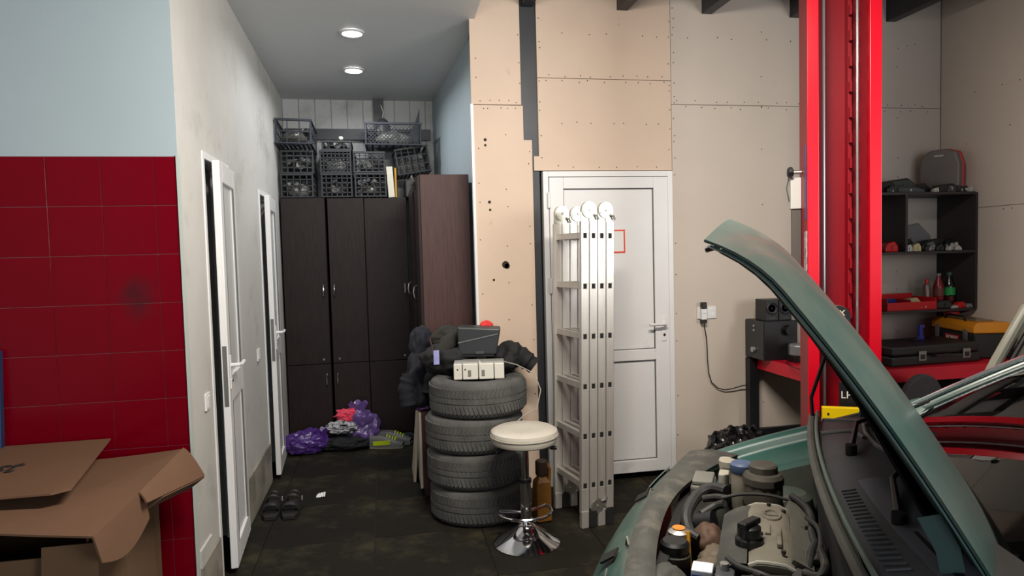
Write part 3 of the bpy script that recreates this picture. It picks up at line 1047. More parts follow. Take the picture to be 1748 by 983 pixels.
# ---- grey-white electrical box on the top tyre
t = thing('electrical_box', 'grey and white electrical box lying on the top tyre', 'device', (.528, 3.925, TT + .001), R(-9))
MB().box(-.148, .148, 0, .12, .006, .098).build('casing', M('grey_box_plastic', (150, 150, 146), .5, var=.1, scale=8), t, bevel=.004)
ivory = M('ivory_plastic', (212, 208, 198), .45, var=.05, scale=6)
for xa, xb in ((-.150, -.098), (-.097, -.004), (-.002, .088), (.089, .150)):
    MB().box(xa + .002, xb - .002, -.024, 0, 0, .092).build('module', ivory, t, bevel=.004)
for x in (-.055, .025):
    MB().box(x - .009, x + .009, -.0285, -.0235, .02, .056).build('toggle', M('grey_toggle', (120, 118, 112), .5), t, bevel=.002)
for x in (-.125, -.08):
    MB().cyl((x, -.026, .06), (x, -.023, .06), .005, n=10).build('indicator', M('dark_dot', (50, 50, 50), .4), t)
MB().tube([(-.003, .05, .099), (.005, 0, .102), (.012, -.026, .07)], .003, 6).build('thread', pvc, t)
# ---- dark housing on top of it
t = thing('plastic_housing', 'dark grey tapered plastic housing on the electrical box', 'car part', (.545, 4.03, TT + .112), R(-12))
dk = M('charcoal_plastic', (44, 47, 49), .45, var=.15, scale=8)
MB().prism([(-.125, .015), (.105, .015), (.135, .17), (-.13, .185)], lambda u, v: (u, 0, v), lambda u, v: (u * .95, .16, v)).build('shell', dk, t, bevel=.010)
MB().prism([(-.125, .085), (.115, .135), (.118, .143), (-.125, .093)], lambda u, v: (u, -.006, v), lambda u, v: (u, .002, v)).build('seam', M('seam_grey', (96, 98, 100), .5), t)
MB().box(-.11, .09, .01, .13, 0, .016).build('foot', black_plastic, t, bevel=.003)
MB().box(-.02, .03, -.008, .001, .02, .035).build('clip', grey_plastic, t, bevel=.002)
# ---- stack below the housing rear: jackets and clothes heaped on the cabinet and tyres
def garment(name, label, c, rad, seed, mat, rot=0.0, flat=None, sleeve=None, amp=.26, ridges=.0, cat='clothes'):
    t = thing(name, label, cat, (c[0], c[1], c[2]), rot, 'clothes heaped by the tyres')
    MB().blob((0, 0, 0), rad, seed, amp, 1.3, 5, ridges=ridges, flat=flat, octv=2, folds=.07, nf=5 + seed % 4).build('body', mat, t, smooth=True, angle=80)
    if sleeve:
        pts, rs = sleeve
        g = MB()
        P = [Vector(p) for p in pts]
        fine, fr_ = [], []
        for i in range(len(P) - 1):
            for q in range(5):
                f_ = q / 5
                fine.append(P[i].lerp(P[i + 1], f_))
                fr_.append((rs[i] * (1 - f_) + rs[i + 1] * f_) * (1 + .10 * math.sin(i * 5 + q * 2.3 + seed)))
        fine.append(P[-1]); fr_.append(rs[-1])
        g.tube(fine, fr_, 14)
        g.build('sleeve', mat, t, smooth=True, angle=50)
        MB().tube([fine[-2], fine[-1] + (fine[-1] - fine[-2]) * .4], rs[-1] * 1.06, 14).build('cuff', mat, t, smooth=True)
    return t


navy = M('navy_cloth', (24, 26, 35), .9, var=.3, scale=12)
blk = M('black_quilted_cloth', (17, 17, 19), .8, var=.25, scale=14)
ol = M('dark_olive_cloth', (40, 39, 34), .9, var=.3, scale=14)
slate = M('slate_blue_cloth', (31, 34, 45), .9, var=.3, scale=12)
garment('jacket', 'navy jacket hanging off the low cabinet edge', (.225, 4.46, .745), (.125, .13, .185), 41, navy, 0, None, ([(-.08, -.06, .05), (-.11, -.07, -.04), (-.10, -.08, -.13)], [.06, .055, .05]))
garment('sweater', 'slate blue sweater at the back of the heap against the locker', (.225, 4.52, .985), (.08, .08, .12), 43, slate)
garment('jacket', 'black padded jacket bulging over the left of the top tyre', (.37, 4.20, .925), (.17, .15, .10), 45, blk, 0, None)
garment('trousers', 'dark olive trousers draped over the heap beside the grey housing', (.42, 4.30, 1.045), (.15, .12, .075), 47, ol, .35, None, ([(.0, -.06, .02), (-.10, -.12, -.02), (-.18, -.13, -.10)], [.055, .05, .04]))
garment('jacket', 'black jacket with a sleeve hanging over the right of the top tyre', (.735, 4.14, .925), (.12, .13, .09), 49, blk, 0, None, ([(.02, -.02, .03), (.10, -.05, -.01), (.155, -.07, -.055)], [.075, .062, .05]))
garment('shirt', 'grey-black shirt between the navy jacket and the tyres', (.37, 4.46, .80), (.14, .12, .20), 51, M('grey_black_cloth', (28, 28, 31), .9, var=.3, scale=14), 0, None, ([(-.02, -.08, .06), (-.09, -.1, -.02), (-.11, -.12, -.11)], [.06, .055, .05]))
garment('cloth', 'scrap of red cloth behind the grey housing', (.615, 4.19, 1.095), (.055, .03, .05), 53, M('red_cloth', (214, 52, 50), .85), .4, cat='cloth')
garment('cloth', 'purple cloth edge under the navy jacket', (.21, 4.44, .572), (.05, .05, .018), 55, M('purple_cloth', (92, 60, 110), .9), 0, None, cat='cloth')
# lanyard with lilac card
t = thing('lanyard', 'lilac badge on a brown lanyard hanging on the clothes', 'lanyard', (.285, 4.02, .93))
MB().tube([(-.03, .06, .14), (-.022, .0, .10), (-.02, -.012, .06)], .004, 6).build('strap', M('brown_strap', (70, 40, 36), .8), t)
MB().box(-.016, .018, -.014, -.010, -.01, .075).build('badge', M('lilac_card', (150, 152, 206), .35, var=.2, scale=40), t, bevel=.003)
# ---- thin wire from the box across to the stool
tag(MB().tube([(.68, 3.955, TT + .09), (.75, 3.90, TT + .075), (.84, 3.82, TT + .03), (.865, 3.78, TT - .06), (.83, 3.74, TT - .16), (.76, 3.71, .66), (.70, 3.70, .617), (.66, 3.70, .60)], .0032, 6).build('cable', M('grey_cable', (150, 146, 138), .5), smooth=True),
    'thin grey cable looping from the electrical box behind the stool', 'cable')
# ---- bottle / canister
t = thing('canister', 'brown plastic canister with dark cap behind the stool', 'canister', (.862, 3.80, 0), R(8))
amber = M('amber_brown_plastic', (132, 88, 36), .35, var=.15, scale=5)
MB().lathe([(.058, 0), (.064, .01), (.064, .20), (.060, .235), (.034, .262), (.030, .275)], 4).xf(Matrix.Rotation(R(45), 4, 'Z')).build('body', amber, t, bevel=.012, seg=3)
MB().lathe([(.033, .272), (.036, .28), (.036, .352), (.030, .358)], 16).build('cap', M('dark_brown_cap', (62, 44, 34), .5), t, smooth=True)
MB().tube([(.045, 0, .21), (.052, 0, .30), (.03, 0, .335)], .011, 8).build('grip', amber, t, smooth=True)

# ================================================================ BAR STOOL
t = thing('bar_stool', 'round white padded bar stool on a chrome trumpet base', 'stool', (.708, 3.52, 0))
SD = -.028
MB().lathe([(.178, 0), (.180, .006), (.165, .018), (.10, .062), (.05, .095), (.036, .115), (.0345, .135)], 48).build('base', M('polished_chrome', (215, 215, 218), .08, 1.0), t, smooth=True)
MB().cyl((0, 0, .13), (0, 0, .34), .030, n=24).build('outer_tube', chrome, t, smooth=True)
MB().cyl((0, 0, .34), (0, 0, 0.547), .022, n=24).build('piston', chrome, t, smooth=True)
MB().cyl((0, 0, .335), (0, 0, .355), .034, n=24).build('collar', black_plastic, t, smooth=True)
ring = [(.145 * math.cos(a), .03 - .145 * math.sin(a) * .95, .165) for a in [R(x) for x in range(-25, 206, 11)]]
MB().tube(ring + [(-.02, .02, .165), (.02, .02, .165)], .009, 10, closed=True).build('footrest', chrome, t, smooth=True)
MB().box(-.08, .08, -.08, .08, 0.532, 0.547).build('seat_plate', black_metal, t, bevel=.004)
MB().tube([(.03, 0, 0.534), (.10, -.02, 0.525), (.135, -.03, 0.520)], .006, 8).build('lift_lever', chrome, t, smooth=True)
MB().cyl((.135, -.03, 0.520), (.17, -.035, 0.518), .010, n=12).build('lever_knob', black_plastic, t, smooth=True)
MB().cyl((-.12, -.02, 0.537), (-.16, -.03, 0.517), .012, n=12).build('lever_knob', black_plastic, t, smooth=True)
vinyl = M('dirty_white_vinyl', (190, 184, 172), .42, var=.06, scale=6, dirt=((120, 92, 70), .56, .74, 7))
seat = MB().lathe([(.0, 0.547), (.15, 0.547), (.172, 0.557), (.180, 0.577), (.178, 0.594), (.182, 0.604), (.178, 0.620), (.155, 0.632), (.08, 0.629), (0, 0.625)], 56).build('seat', vinyl, t, smooth=True)
MB().lathe([(.176, 0.590), (.184, 0.593), (.184, 0.599), (.176, 0.602)], 56, closed=True).build('piping', vinyl, seat, smooth=True)

# ================================================================ FOLDING LADDER
t = thing('folding_ladder', 'folded four-section aluminium ladder leaning at the white door', 'ladder', (1.043, 3.612, 0.003), R(12))
t.rotation_euler = (0, R(1.3), R(12))
# local x: across the folded sections, local y: along the rungs (away from the camera)
sw_, gap, dep, RL = .050, .0035, .024, .335
rz_ = [.243 + .2826 * i for i in range(6)]
blk_rub = M('black_rubber_foot', (24, 24, 25), .8)
for i in range(4):
    xa = i * (sw_ + gap)
    for side, (ya, yb) in enumerate(((0, dep), (RL, RL + dep))):
        zb = .085 if (i in (0, 3) or side) else .11
        b = MB().box(xa, xa + .003, ya, yb, zb, 1.735).box(xa + sw_ - .003, xa + sw_, ya, yb, zb, 1.735)
        wy0, wy1 = (ya, ya + .003) if side == 0 else (yb - .003, yb)
        b.box(xa + .003, xa + sw_ - .003, *((yb - .002, yb) if side == 0 else (ya, ya + .002)), zb, 1.735)
        # web with square rung holes
        zs = [zb] + [q for r_ in rz_ for q in (r_ - .016, r_ + .016)] + [1.735]
        for q in range(0, len(zs), 2):
            b.box(xa, xa + sw_, wy0, wy1, zs[q], zs[q + 1])
        for r_ in rz_:
            b.box(xa, xa + .012, wy0, wy1, r_ - .016, r_ + .016).box(xa + sw_ - .012, xa + sw_, wy0, wy1, r_ - .016, r_ + .016)
        b.build('stile', alu, t, bevel=.0012, seg=1)
    for r_ in rz_:
        cx_ = xa + sw_ / 2
        b = MB()
        ya, yb, h_ = .001, RL + dep - .001, .013
        for (p0, p1, q0, q1) in ((-h_, -h_ + .0016, -.016, .016), (h_ - .0016, h_, -.016, .016), (-h_, h_, -.016, -.0144), (-h_, h_, .0144, .016)):
            b.box(cx_ + p0, cx_ + p1, ya, yb, r_ + q0, r_ + q1)
        for q in (-.008, 0, .008):
            b.box(cx_ + q - .0015, cx_ + q + .0015, ya + .03, yb - .03, r_ + .016, r_ + .018)
        b.build('rung', alu, t)
    for r_ in rz_:
        MB().box(xa + sw_ / 2 - .0112, xa + sw_ / 2 + .0112, .0035, .006, r_ - .0142, r_ + .0142).build('rung_shade_plug', M('plug_shade', (10, 10, 10), .9), t)  # black plug paints the shade inside the hollow rung end
    for ya in (-.004, RL - .004):
        hgt = .085 if True else 0
        MB().box(xa + .002, xa + sw_ - .002, ya, ya + dep + .008, 0.0, .10).build('foot', blk_rub if i in (1, 3) else alu, t, bevel=.004)
hinge_m = M('nickel_hinge_plate', (200, 198, 186), .35, .9, var=.1, scale=30)


def hinge(xc, yc, zc, up, both):
    """disc joint with its plates over two neighbouring stiles"""
    h = MB().cyl((xc, yc - .012, zc), (xc, yc + .012, zc), .046, n=32).build('hinge_joint', hinge_m, t, smooth=True)
    MB().cyl((xc, yc - .016, zc), (xc, yc + .016, zc), .040, .040, 32).build('disc_cover', hinge_m, h, smooth=True)
    MB().cyl((xc, yc - .020, zc), (xc, yc + .020, zc), .008, n=12).build('rivet', alu_dull, h, smooth=True)
    s_ = -1 if up else 1
    g = MB()
    for dx in (-.027, .027):
        g.box(xc + dx - .022, xc + dx + .022, yc - .004, yc + .004, min(zc, zc + s_ * .13), max(zc, zc + s_ * .13))
    g.build('hinge_plate', hinge_m, h)
    g = MB()
    for dx in (-.036, -.016, .018, .036):
        for dz in (.075, .10, .12):
            g.cyl((xc + dx, yc - .0065, zc + s_ * dz), (xc + dx, yc - .004, zc + s_ * dz), .003, n=6)
    g.build('rivets', black_metal, h)
    g = MB().tube([(xc + .02, yc - .018, zc + s_ * .028), (xc + .045, yc - .02, zc + s_ * .034), (xc + .054, yc - .02, zc + s_ * .055)], .006, 8)
    g.build('release_lever', alu_dull, h, smooth=True)


for yc in (dep / 2, RL + dep / 2):
    hinge(.052, yc, 1.800, True, True)
    hinge(.158, yc, 1.800, True, True)
    hinge(.105, yc, .118, False, True)
# ================================================================ CARDBOARD AT THE LEFT
card = M('brown_cardboard', (100, 71, 50), .85, var=.10, scale=3, bump=.04, bscale=20)
card2 = M('tan_cardboard', (92, 68, 45), .85, var=.12, scale=3, bump=.04, bscale=20)
t = thing('cardboard_box', 'big brown cardboard box with sagging sides by the red tiles', 'box', (-1.27, 2.62, 0), R(0))
# walls of the box (open top), front wall cut low
b = MB()
b.box(-.42, .33, -.32, -.314, 0, .66).build('front_wall', card2, t)
MB().box(-.42, .33, .314, .32, 0, .76).build('back_wall', card2, t)
MB().box(-.42, -.414, -.314, .314, 0, .76).build('side_wall', card2, t)
MB().sheet(lambda u, v: (.33 - .02 * math.sin(v * 3.0), -.314 + .628 * u, .76 * v), 10, 8, .006).build('side_wall', card2, t)
MB().box(-.414, .324, -.314, .314, 0.001, .006).build('bottom', card2, t)
MB().sheet(lambda u, v: (.20 + .16 * u, -.335 - .02 * v, .70 - .16 * v - .05 * u * v), 6, 6, .005).build('flap', card2, t, label='torn flap hanging at the front corner')
MB().box(.12, .17, -.3215, -.3201, .565, .585).box(.125, .16, -.3215, -.3201, .545, .555).build('printed_smudge', M('brown_print', (62, 46, 32), .9), t)
# second, folded sheet lying over it, its right end bent down
t = thing('cardboard_sheet', 'creased tan cardboard sheet folded over the box with a drooping end', 'cardboard', (-1.22, 2.60, .775))
pw = [(-.62, -.33), (-.62, .46), (.36, .37), (.36, -.45)]


def flat_fn(u, v):
    # left-right u, front-back v ; right edge runs obliquely
    xr = .345 + (-.0) + (.02) * v
    x = -.60 + (xr + .60) * u
    yf = -.24 - .20 * u
    yb_ = .36 + .04 * u
    y = yf + (yb_ - yf) * v
    z = .012 * math.sin(u * 4 + v * 2) + .018 * v * u
    return (x, y, z)


MB().sheet(flat_fn, 16, 10, .006).build('top_panel', card, t)
e0, e1 = Vector(flat_fn(1, .42)), Vector(flat_fn(1, 1))


def droop(u, v):
    base = e0.lerp(e1, u)
    return base + Vector((.085 * v, -.03 * v, -.115 * v ** 1.4)) * (.30 + .70 * u)


MB().sheet(droop, 8, 8, .006).build('bent_end', card, t)
e2, e3 = Vector(droop(.25, 1)), Vector(droop(1, 1))
MB().sheet(lambda u, v: e2.lerp(e3, u) + Vector((-.05 * v, -.015 * v, -.035 * v)), 6, 3, .006).build('bent_lip', card, t)
f0, f1 = Vector(flat_fn(1, 0)), Vector(flat_fn(1, .48))
MB().sheet(lambda u, v: f0.lerp(f1, u) + Vector((.012 * v * u - .004, .05 * v * (1 - u), -(.10 + .05 * math.sin(u * 3)) * v - .003)), 8, 6, .006).build('hanging_flap', card, t)
# top sheet with printed brand
t = thing('cardboard_flap', 'flat brown cardboard flap with bold black lettering lying on top', 'cardboard', (-1.45, 2.75, .802), 0)
MB().prism([(-.55, -.33), (.355, -.335), (.40, -.30), (.30, .31), (-.55, .32)], lambda u, v: (u, v, .015 + .022 * (v + .3) + .004 * math.sin(u * 5)), lambda u, v: (u, v, .021 + .022 * (v + .3) + .004 * math.sin(u * 5))).build('panel', card, t)
text('printed_lettering', 'st', .115, rm((R(1.3), 0, R(-2)), (.066, -.005, .0315)) @ Matrix.Diagonal((1, 1.6, 1, 1)), M('black_print', (22, 20, 20), .8), t, bold=.0015, shear=.15)
# lower, smaller box in front
t = thing('cardboard_box', 'smaller plain carton standing in front of the big box', 'box', (-1.42, 2.135, 0), R(3))
MB().box(-.30, .30, -.12, .11, 0, .60).build('body', card2, t, bevel=.004)
MB().box(-.30, .30, -.1225, -.1201, .20, .24).build('tape', M('tape_brown', (128, 96, 60), .35), t)
MB().box(.09, .13, -.1215, -.1201, .44, .455).box(.14, .20, -.1215, -.1201, .442, .453).build('printed_smudge', MATS['brown_print'], t)
# dark blue board leaning at the photograph's edge
tag(MB().box(-.30, .0, 0, .03, 0, 1.22, rm((R(-3), R(.8), 0), (-1.555, 2.985, .012))).build('blue_board', M('dark_blue_paint', (22, 40, 72), .5), bevel=.004), 'dark blue board leaning on the red tiles at the far left', 'board')
# white rag at the wall foot
tag(MB().blob((-.93, 2.97, .20), (.05, .04, .05), 61, .3, 2, 4, ridges=.15).build('rag', M('white_rag', (170, 166, 160), .9), smooth=True, angle=30), 'pale crumpled rag at the foot of the red tiles', 'rag')
bpy.data.objects['rag'].location = (0, 0, -.16)

# ================================================================ HALL RIGHT SIDE
# ---- socket with plug and cord
t = thing('wall_socket', 'white double wall socket beside the white door', 'socket', (2.187, YB, 1.124))
for x in (-.036, .036):
    MB().box(x - .034, x + .034, -.012, 0, -.042, .042).build('plate', pvc, t, bevel=.004)
    MB().lathe([(.024, 0), (.024, .004), (.019, .004), (.019, 0)], 24, M4=rm((R(90), 0, 0), (x, -.011, 0)), closed=True).build('socket_ring', pvc, t, smooth=True)
t = thing('charger', 'black and white plug charger in the wall socket', 'charger', (2.152, YB - .0125, 1.124))
MB().box(-.020, .020, -.035, 0, -.045, .03).build('body', pvc, t, bevel=.004)
MB().box(-.018, .018, -.040, -.002, .030, .075).build('top_plug', black_plastic, t, bevel=.006)
MB().box(-.022, .018, -.038, -.004, -.068, -.045).build('lower_plug', black_plastic, t, bevel=.005)
MB().cyl((-.006, -.0365, 0), (-.006, -.0345, 0), .003, n=8).cyl((.006, -.0365, 0), (.006, -.0345, 0), .003, n=8).build('pin_holes', M('grey_print', (90, 90, 90), .6), t)
cord_pts = [(2.160, 4.328, 1.056), (2.165, 4.33, 1.02), (2.178, 4.332, .95), (2.184, 4.335, .88), (2.186, 4.336, .80), (2.195, 4.336, .70), (2.215, 4.335, .635), (2.26, 4.33, .592), (2.31, 4.325, .578), (2.37, 4.32, .585), (2.43, 4.31, .602), (2.50, 4.29, .612)]
tag(MB().tube(cord_pts, .0038, 6).build('extension_cord', black_plastic, smooth=True), 'black power cord hanging from the socket to the bench', 'cord')

# ---- black rubbish bag
bag('rubbish_bag', 'shiny black rubbish bag on the floor behind the green fender', 'bag', (2.17, 3.90), (.215, .19, .225), 71, M('black_bin_film', (14, 14, 16), .25, spec=.6), (.05, -.02, .36, .035), ridges=.10, amp=.24)
# ---- work bench
bench_red = M('red_bench_paint', (196, 18, 44), .35, var=.08, scale=4)
t = thing('workbench', 'black steel workbench with a red top edge along the wall', 'workbench', (2.52, 3.55, 0))
BW, BD = 1.515, .775
MB().box(.004, BW - .004, .004, BD, .735, .805).build('top', M('dark_bench_top', (40, 34, 36), .5, var=.2, scale=8), t)
MB().box(-.004, BW, -.004, .006, .728, .810).box(-.004, .006, .006, BD, .728, .810).build('red_edge', bench_red, t, bevel=.002)
MB().box(.006, BW, .006, BD, .805, .810).build('top_sheet', bench_red, t)
for x, y in ((-.06, BD - .07), (.02, .03), (BW - .09, .03), (BW - .09, BD - .07)):
    MB().box(x, x + .07, y, y + .06, 0, .728 if y < .1 or x > 0 else .80).build('leg', black_metal, t, bevel=.003)
MB().box(.01, BW - .09, BD - .055, BD - .02, .25, .30).build('stretcher', black_metal, t, bevel=.003)
MB().box(BW - .07, BW - .03, .09, BD - .07, .25, .30).build('stretcher', black_metal, t, bevel=.003)
MB().box(.6, BW - .02, .12, BD - .01, .30, .32).build('lower_shelf', black_metal, t)
MB().box(1.0, BW - .01, .05, BD - .01, .321, .727).build('drawer_unit', M('black_cabinet', (18, 17, 18), .5), t)
BZ = .8105
# ---- speakers
spk = M('black_speaker_vinyl', (24, 25, 28), .45, var=.15, scale=10)
t = thing('subwoofer', 'black subwoofer with round port and knobs on the bench', 'speaker', (2.462, 4.075, BZ))
MB().box(0, .245, 0, .235, 0, .262).build('cabinet', spk, t, bevel=.004)
MB().box(-.006, 0, .004, .231, .004, .258).build('front_panel', M('dark_grey_panel', (46, 50, 52), .5), t, bevel=.003)
for z, r_ in ((.065, .019), (.195, .008), (.225, .008)):
    MB().cyl((-.008, .11, z), (-.026 if r_ > .01 else -.014, .11, z), r_, n=20).build('knob', M('silver_knob', (180, 180, 182), .3, .7), t, smooth=True)
MB().lathe([(.045, 0), (.045, -.006), (.034, -.008), (.030, .04), (.0, .04)], 28, M4=rm((R(90), 0, 0), (.165, -.001, .20))).build('bass_port', M('port_black', (9, 9, 10), .5), t, smooth=True)
for i, lb in enumerate(('small black satellite speaker on the left atop the subwoofer', 'small black satellite speaker on the right atop the subwoofer')):
    s_ = thing('satellite_speaker', lb, 'speaker', (2.487 + i * .098 + .002, 4.10, BZ + .2625), 0, 'satellite speakers')
    MB().box(0, .094, 0, .13, 0, .142).build('cabinet', spk, s_, bevel=.004)
    MB().lathe([(.042, 0), (.042, .006), (.037, .009), (.034, .004), (.016, -.004), (0, .002)], 28, M4=rm((R(90), 0, 0), (.047, 0, .083))).build('cone', M('speaker_cone', (38, 39, 42), .5), s_, smooth=True)
    MB().box(.025, .069, -.002, 0, .014, .022).build('name_plate', M('dark_plate', (58, 58, 60), .4), s_)
# ---- device and carton
t = thing('power_adapter', 'silver and black domed device on the bench by the subwoofer', 'device', (2.655, 3.99, BZ))
MB().box(-.055, .055, -.05, .05, 0, .045).build('base', black_plastic, t, bevel=.004)
MB().lathe([(.062, .045), (.062, .105), (.052, .118), (0, .120)], 10).build('dome', M('silver_grey_plastic', (132, 134, 136), .35, .3), t, bevel=.004)
MB().tube([(-.055, 0, .02), (-.12, -.05, .004), (-.17, -.2, .004), (-.19, -.40, .003)], .003, 6).build('cable', black_plastic, t)
t = thing('carton', 'white and orange carton with dark blue lettering on the bench', 'box', (2.545, 3.72, BZ), R(-20))
MB().box(0, .15, 0, .07, 0, .205).build('body', M('white_carton', (214, 218, 226), .5), t, bevel=.002)
MB().box(.0005, .1495, -.0012, 0, .012, .042).build('orange_band', M('orange_print', (220, 130, 30), .5), t)
ink = M('navy_print', (22, 26, 62), .5)
text('printed_lettering', 'COR', .034, rm((R(90), 0, 0), (.072, -.0012, .125)), ink, t, bold=.0016)
text('printed_lettering', 'OIL', .034, rm((R(90), 0, 0), (.067, -.0012, .097)), ink, t, bold=.0016)
text('printed_mark', 'v', .028, rm((R(90), 0, 0), (.072, -.0012, .165)), ink, t, bold=.0012)
MB().box(.018, .11, -.0012, 0, .066, .070).build('fine_print', M('grey_fine_print', (150, 152, 160), .6), t)
# ---- tool boxes
t = thing('toolbox', 'black toolbox with an orange-yellow lid at the end of the bench', 'toolbox', (3.715, 3.70, BZ), R(-13))
yel = M('orange_yellow_plastic', (206, 132, 22), .4, var=.08, scale=6)
MB().box(0, .235, 0, .46, 0, .165).build('body', black_plastic, t, bevel=.012)
MB().prism([(-.006, .165), (.241, .165), (.241, .20), (.215, .235), (.02, .235), (-.006, .205)], lambda u, v: (u, -.006, v), lambda u, v: (u, .466, v)).build('lid', yel, t, bevel=.008)
MB().box(.06, .175, .08, .38, .2352, .243).build('tray', M('clear_lid', (120, 108, 84), .25), t, bevel=.004)
for y in (.06, .37):
    MB().box(-.012, -.001, y, y + .04, .10, .185).build('latch', M('steel_latch', (150, 150, 150), .3, .8), t, bevel=.002)
lab = MB().box(-.0022, -.0006, .155, .31, .085, .135).build('label_plate', M('red_label', (176, 20, 44), .4), t)
text('printed_lettering', 'ROBEX', .040, rm((R(90), 0, R(-90)), (-.0026, .2325, .110)), M('white_print', (225, 222, 222), .5), lab, bold=.0008)
MB().box(-.004, -.0006, .17, .27, .062, .074).build('maker_strip', alu_dull, t)
MB().tube([(.02, .12, .236), (.02, .14, .262), (.02, .32, .262), (.02, .34, .236)], .009, 8).build('handle', black_plastic, t, smooth=True)
t = thing('tool_case', 'flat black tool case with two steel latches on the bench', 'toolbox', (3.03, 3.60, BZ), R(2))
MB().box(0, .66, 0, .33, 0, .062).build('lower_shell', black_plastic, t, bevel=.012)
MB().box(.004, .656, .004, .326, .064, .125).build('upper_shell', black_plastic, t, bevel=.014)
for x in (.19, .52):
    l_ = MB().box(x, x + .055, -.006, .001, .03, .09).build('latch', M('steel_latch', (150, 150, 150), .3, .8), t, bevel=.002)
    MB().box(x + .012, x + .043, -.010, -.005, .04, .07).build('catch', black_plastic, l_, bevel=.002)
MB().tube([(.29, 0, .06), (.29, -.03, .062), (.40, -.03, .062), (.40, 0, .06)], .008, 8).build('handle', black_plastic, t, smooth=True)
t = thing('clamp', 'small blue hand clamp standing on the black tool case', 'tool', (3.40, 3.80, BZ + .1262), R(10))
blue = M('blue_plastic', (36, 44, 128), .4)
MB().prism([(-.015, 0), (.045, 0), (.045, .02), (.035, .03), (.030, .075), (.05, .08), (.05, .095), (.005, .10), (.008, .03)], lambda u, v: (u, 0, v), lambda u, v: (u, .02, v)).build('body', blue, t, bevel=.002)
MB().box(-.05, .01, -.005, .025, 0, .010).build('jaw', black_plastic, t, bevel=.002)
# ---- red lid peeping over the toolbox
tag(MB().lathe([(.045, 0), (.05, .01), (.048, .03), (.03, .04), (0, .042)], 20).build('plastic_dome', M('red_plastic', (196, 20, 30), .4), smooth=True), 'small red plastic cap on the toolbox lid', 'cap').location = (3.93, 4.10, BZ + .236)
# ---- chair in front of the bench
t = thing('chair', 'dark grey upholstered chair back in front of the workbench', 'chair', (3.08, 3.20, 0), R(15))
fab = M('dark_grey_upholstery', (58, 54, 58), .85, var=.2, scale=18)
MB().prism([(.19 * math.cos(R(a)) * (1 if abs(math.cos(R(a))) < .99 else 1), .62 + .19 * math.sin(R(a))) for a in range(0, 181, 12)] + [(-.19, .42), (-.15, .38), (.15, .38), (.19, .42)], lambda u, v: (u, .16, v), lambda u, v: (u, .205, v)).build('backrest', fab, t, bevel=.015, seg=3)
MB().box(-.22, .22, -.22, .19, .34, .39).build('seat', fab, t, bevel=.02, seg=3)
for x in (-.18, .18):
    for y in (-.18, .17):
        MB().cyl((x, y, 0), (x * .95, y * .95, .345), .012, n=10).build('leg', black_metal, t, smooth=True)

# ---- wall shelf
t = thing('wall_shelf', 'dark brown wall shelf with three boards in the corner', 'shelf', (3.05, 4.015, 1.0))
sh_m = M('dark_shelf_laminate', (46, 40, 40), .5, var=.2, scale=5, stretch=(1, 12, 12))
for z in (.090, .492, .895):
    MB().box(0, .985, 0, .333, z, z + .018).build('board', sh_m, t, bevel=.001)
MB().prism([(0, .10), (0, .908), (.333, .908), (.333, -.01)], lambda u, v: (.985, u, v), lambda u, v: (1.003, u, v)).build('end_panel', sh_m, t)
MB().box(.43, .448, 0, .333, .51, .895).build('divider', sh_m, t)
MB().box(-.018, 0, 0, .333, .09, .913).build('end_panel', sh_m, t)
Z1, Z2, Z3 = 1.1083, 1.5103, 1.9133


def small(name, label, cat, loc, rz=0, group=None):
    return thing(name, label, cat, loc, rz, group)


# top board
t = small('grey_case', 'grey rounded case with a red rim standing on the shelf top', 'case', (3.905, 4.175, Z3), R(-62))
prof_case = [(-.125, 0), (.125, 0), (.128, .20), (.105, .285), (.04, .31), (-.06, .305), (-.115, .265), (-.128, .20)]
MB().prism(prof_case, lambda u, v: (u, -.04, v), lambda u, v: (u, .03, v)).build('shell', M('warm_grey_plastic', (104, 96, 94), .45, var=.1, scale=8), t, bevel=.012, seg=3)
MB().prism([(u * 1.03, v * 1.015 + (.0 if v else 0)) for u, v in prof_case], lambda u, v: (u, .031, v), lambda u, v: (u, .062, v)).build('red_rim', M('red_plastic', (196, 20, 30), .4), t, bevel=.008)
MB().box(-.03, .03, -.048, -.040, .255, .27).build('catch', alu_dull, t, bevel=.002)


def clutter(name, label, loc, size, mat, rot=0.0, seed=1, extra=None, group='odds and ends on the wall shelf', cat='car part'):
    """small trim piece: moulded body with ribs and a boss"""
    t = small(name, label, cat, loc, rot, group)
    a, b, h = size
    MB().prism([(-a * .5, 0), (a * .5, 0), (a * .48, h * .55), (a * .22, h), (-a * .30, h * .85), (-a * .5, h * .5)], lambda u, v: (u, -b * .5, v), lambda u, v: (u * .92, b * .5, v * .95)).build('body', mat, t, bevel=min(a, b, h) * .12)
    MB().cyl((a * .1, -b * .5 - .006, h * .4), (a * .1, -b * .45, h * .4), min(h * .22, .02), n=12).build('boss', extra or mat, t, smooth=True)
    MB().box(-a * .42, -a * .36, -b * .5 - .004, b * .3, h * .1, h * .5).build('rib', extra or mat, t, bevel=.001)
    return t


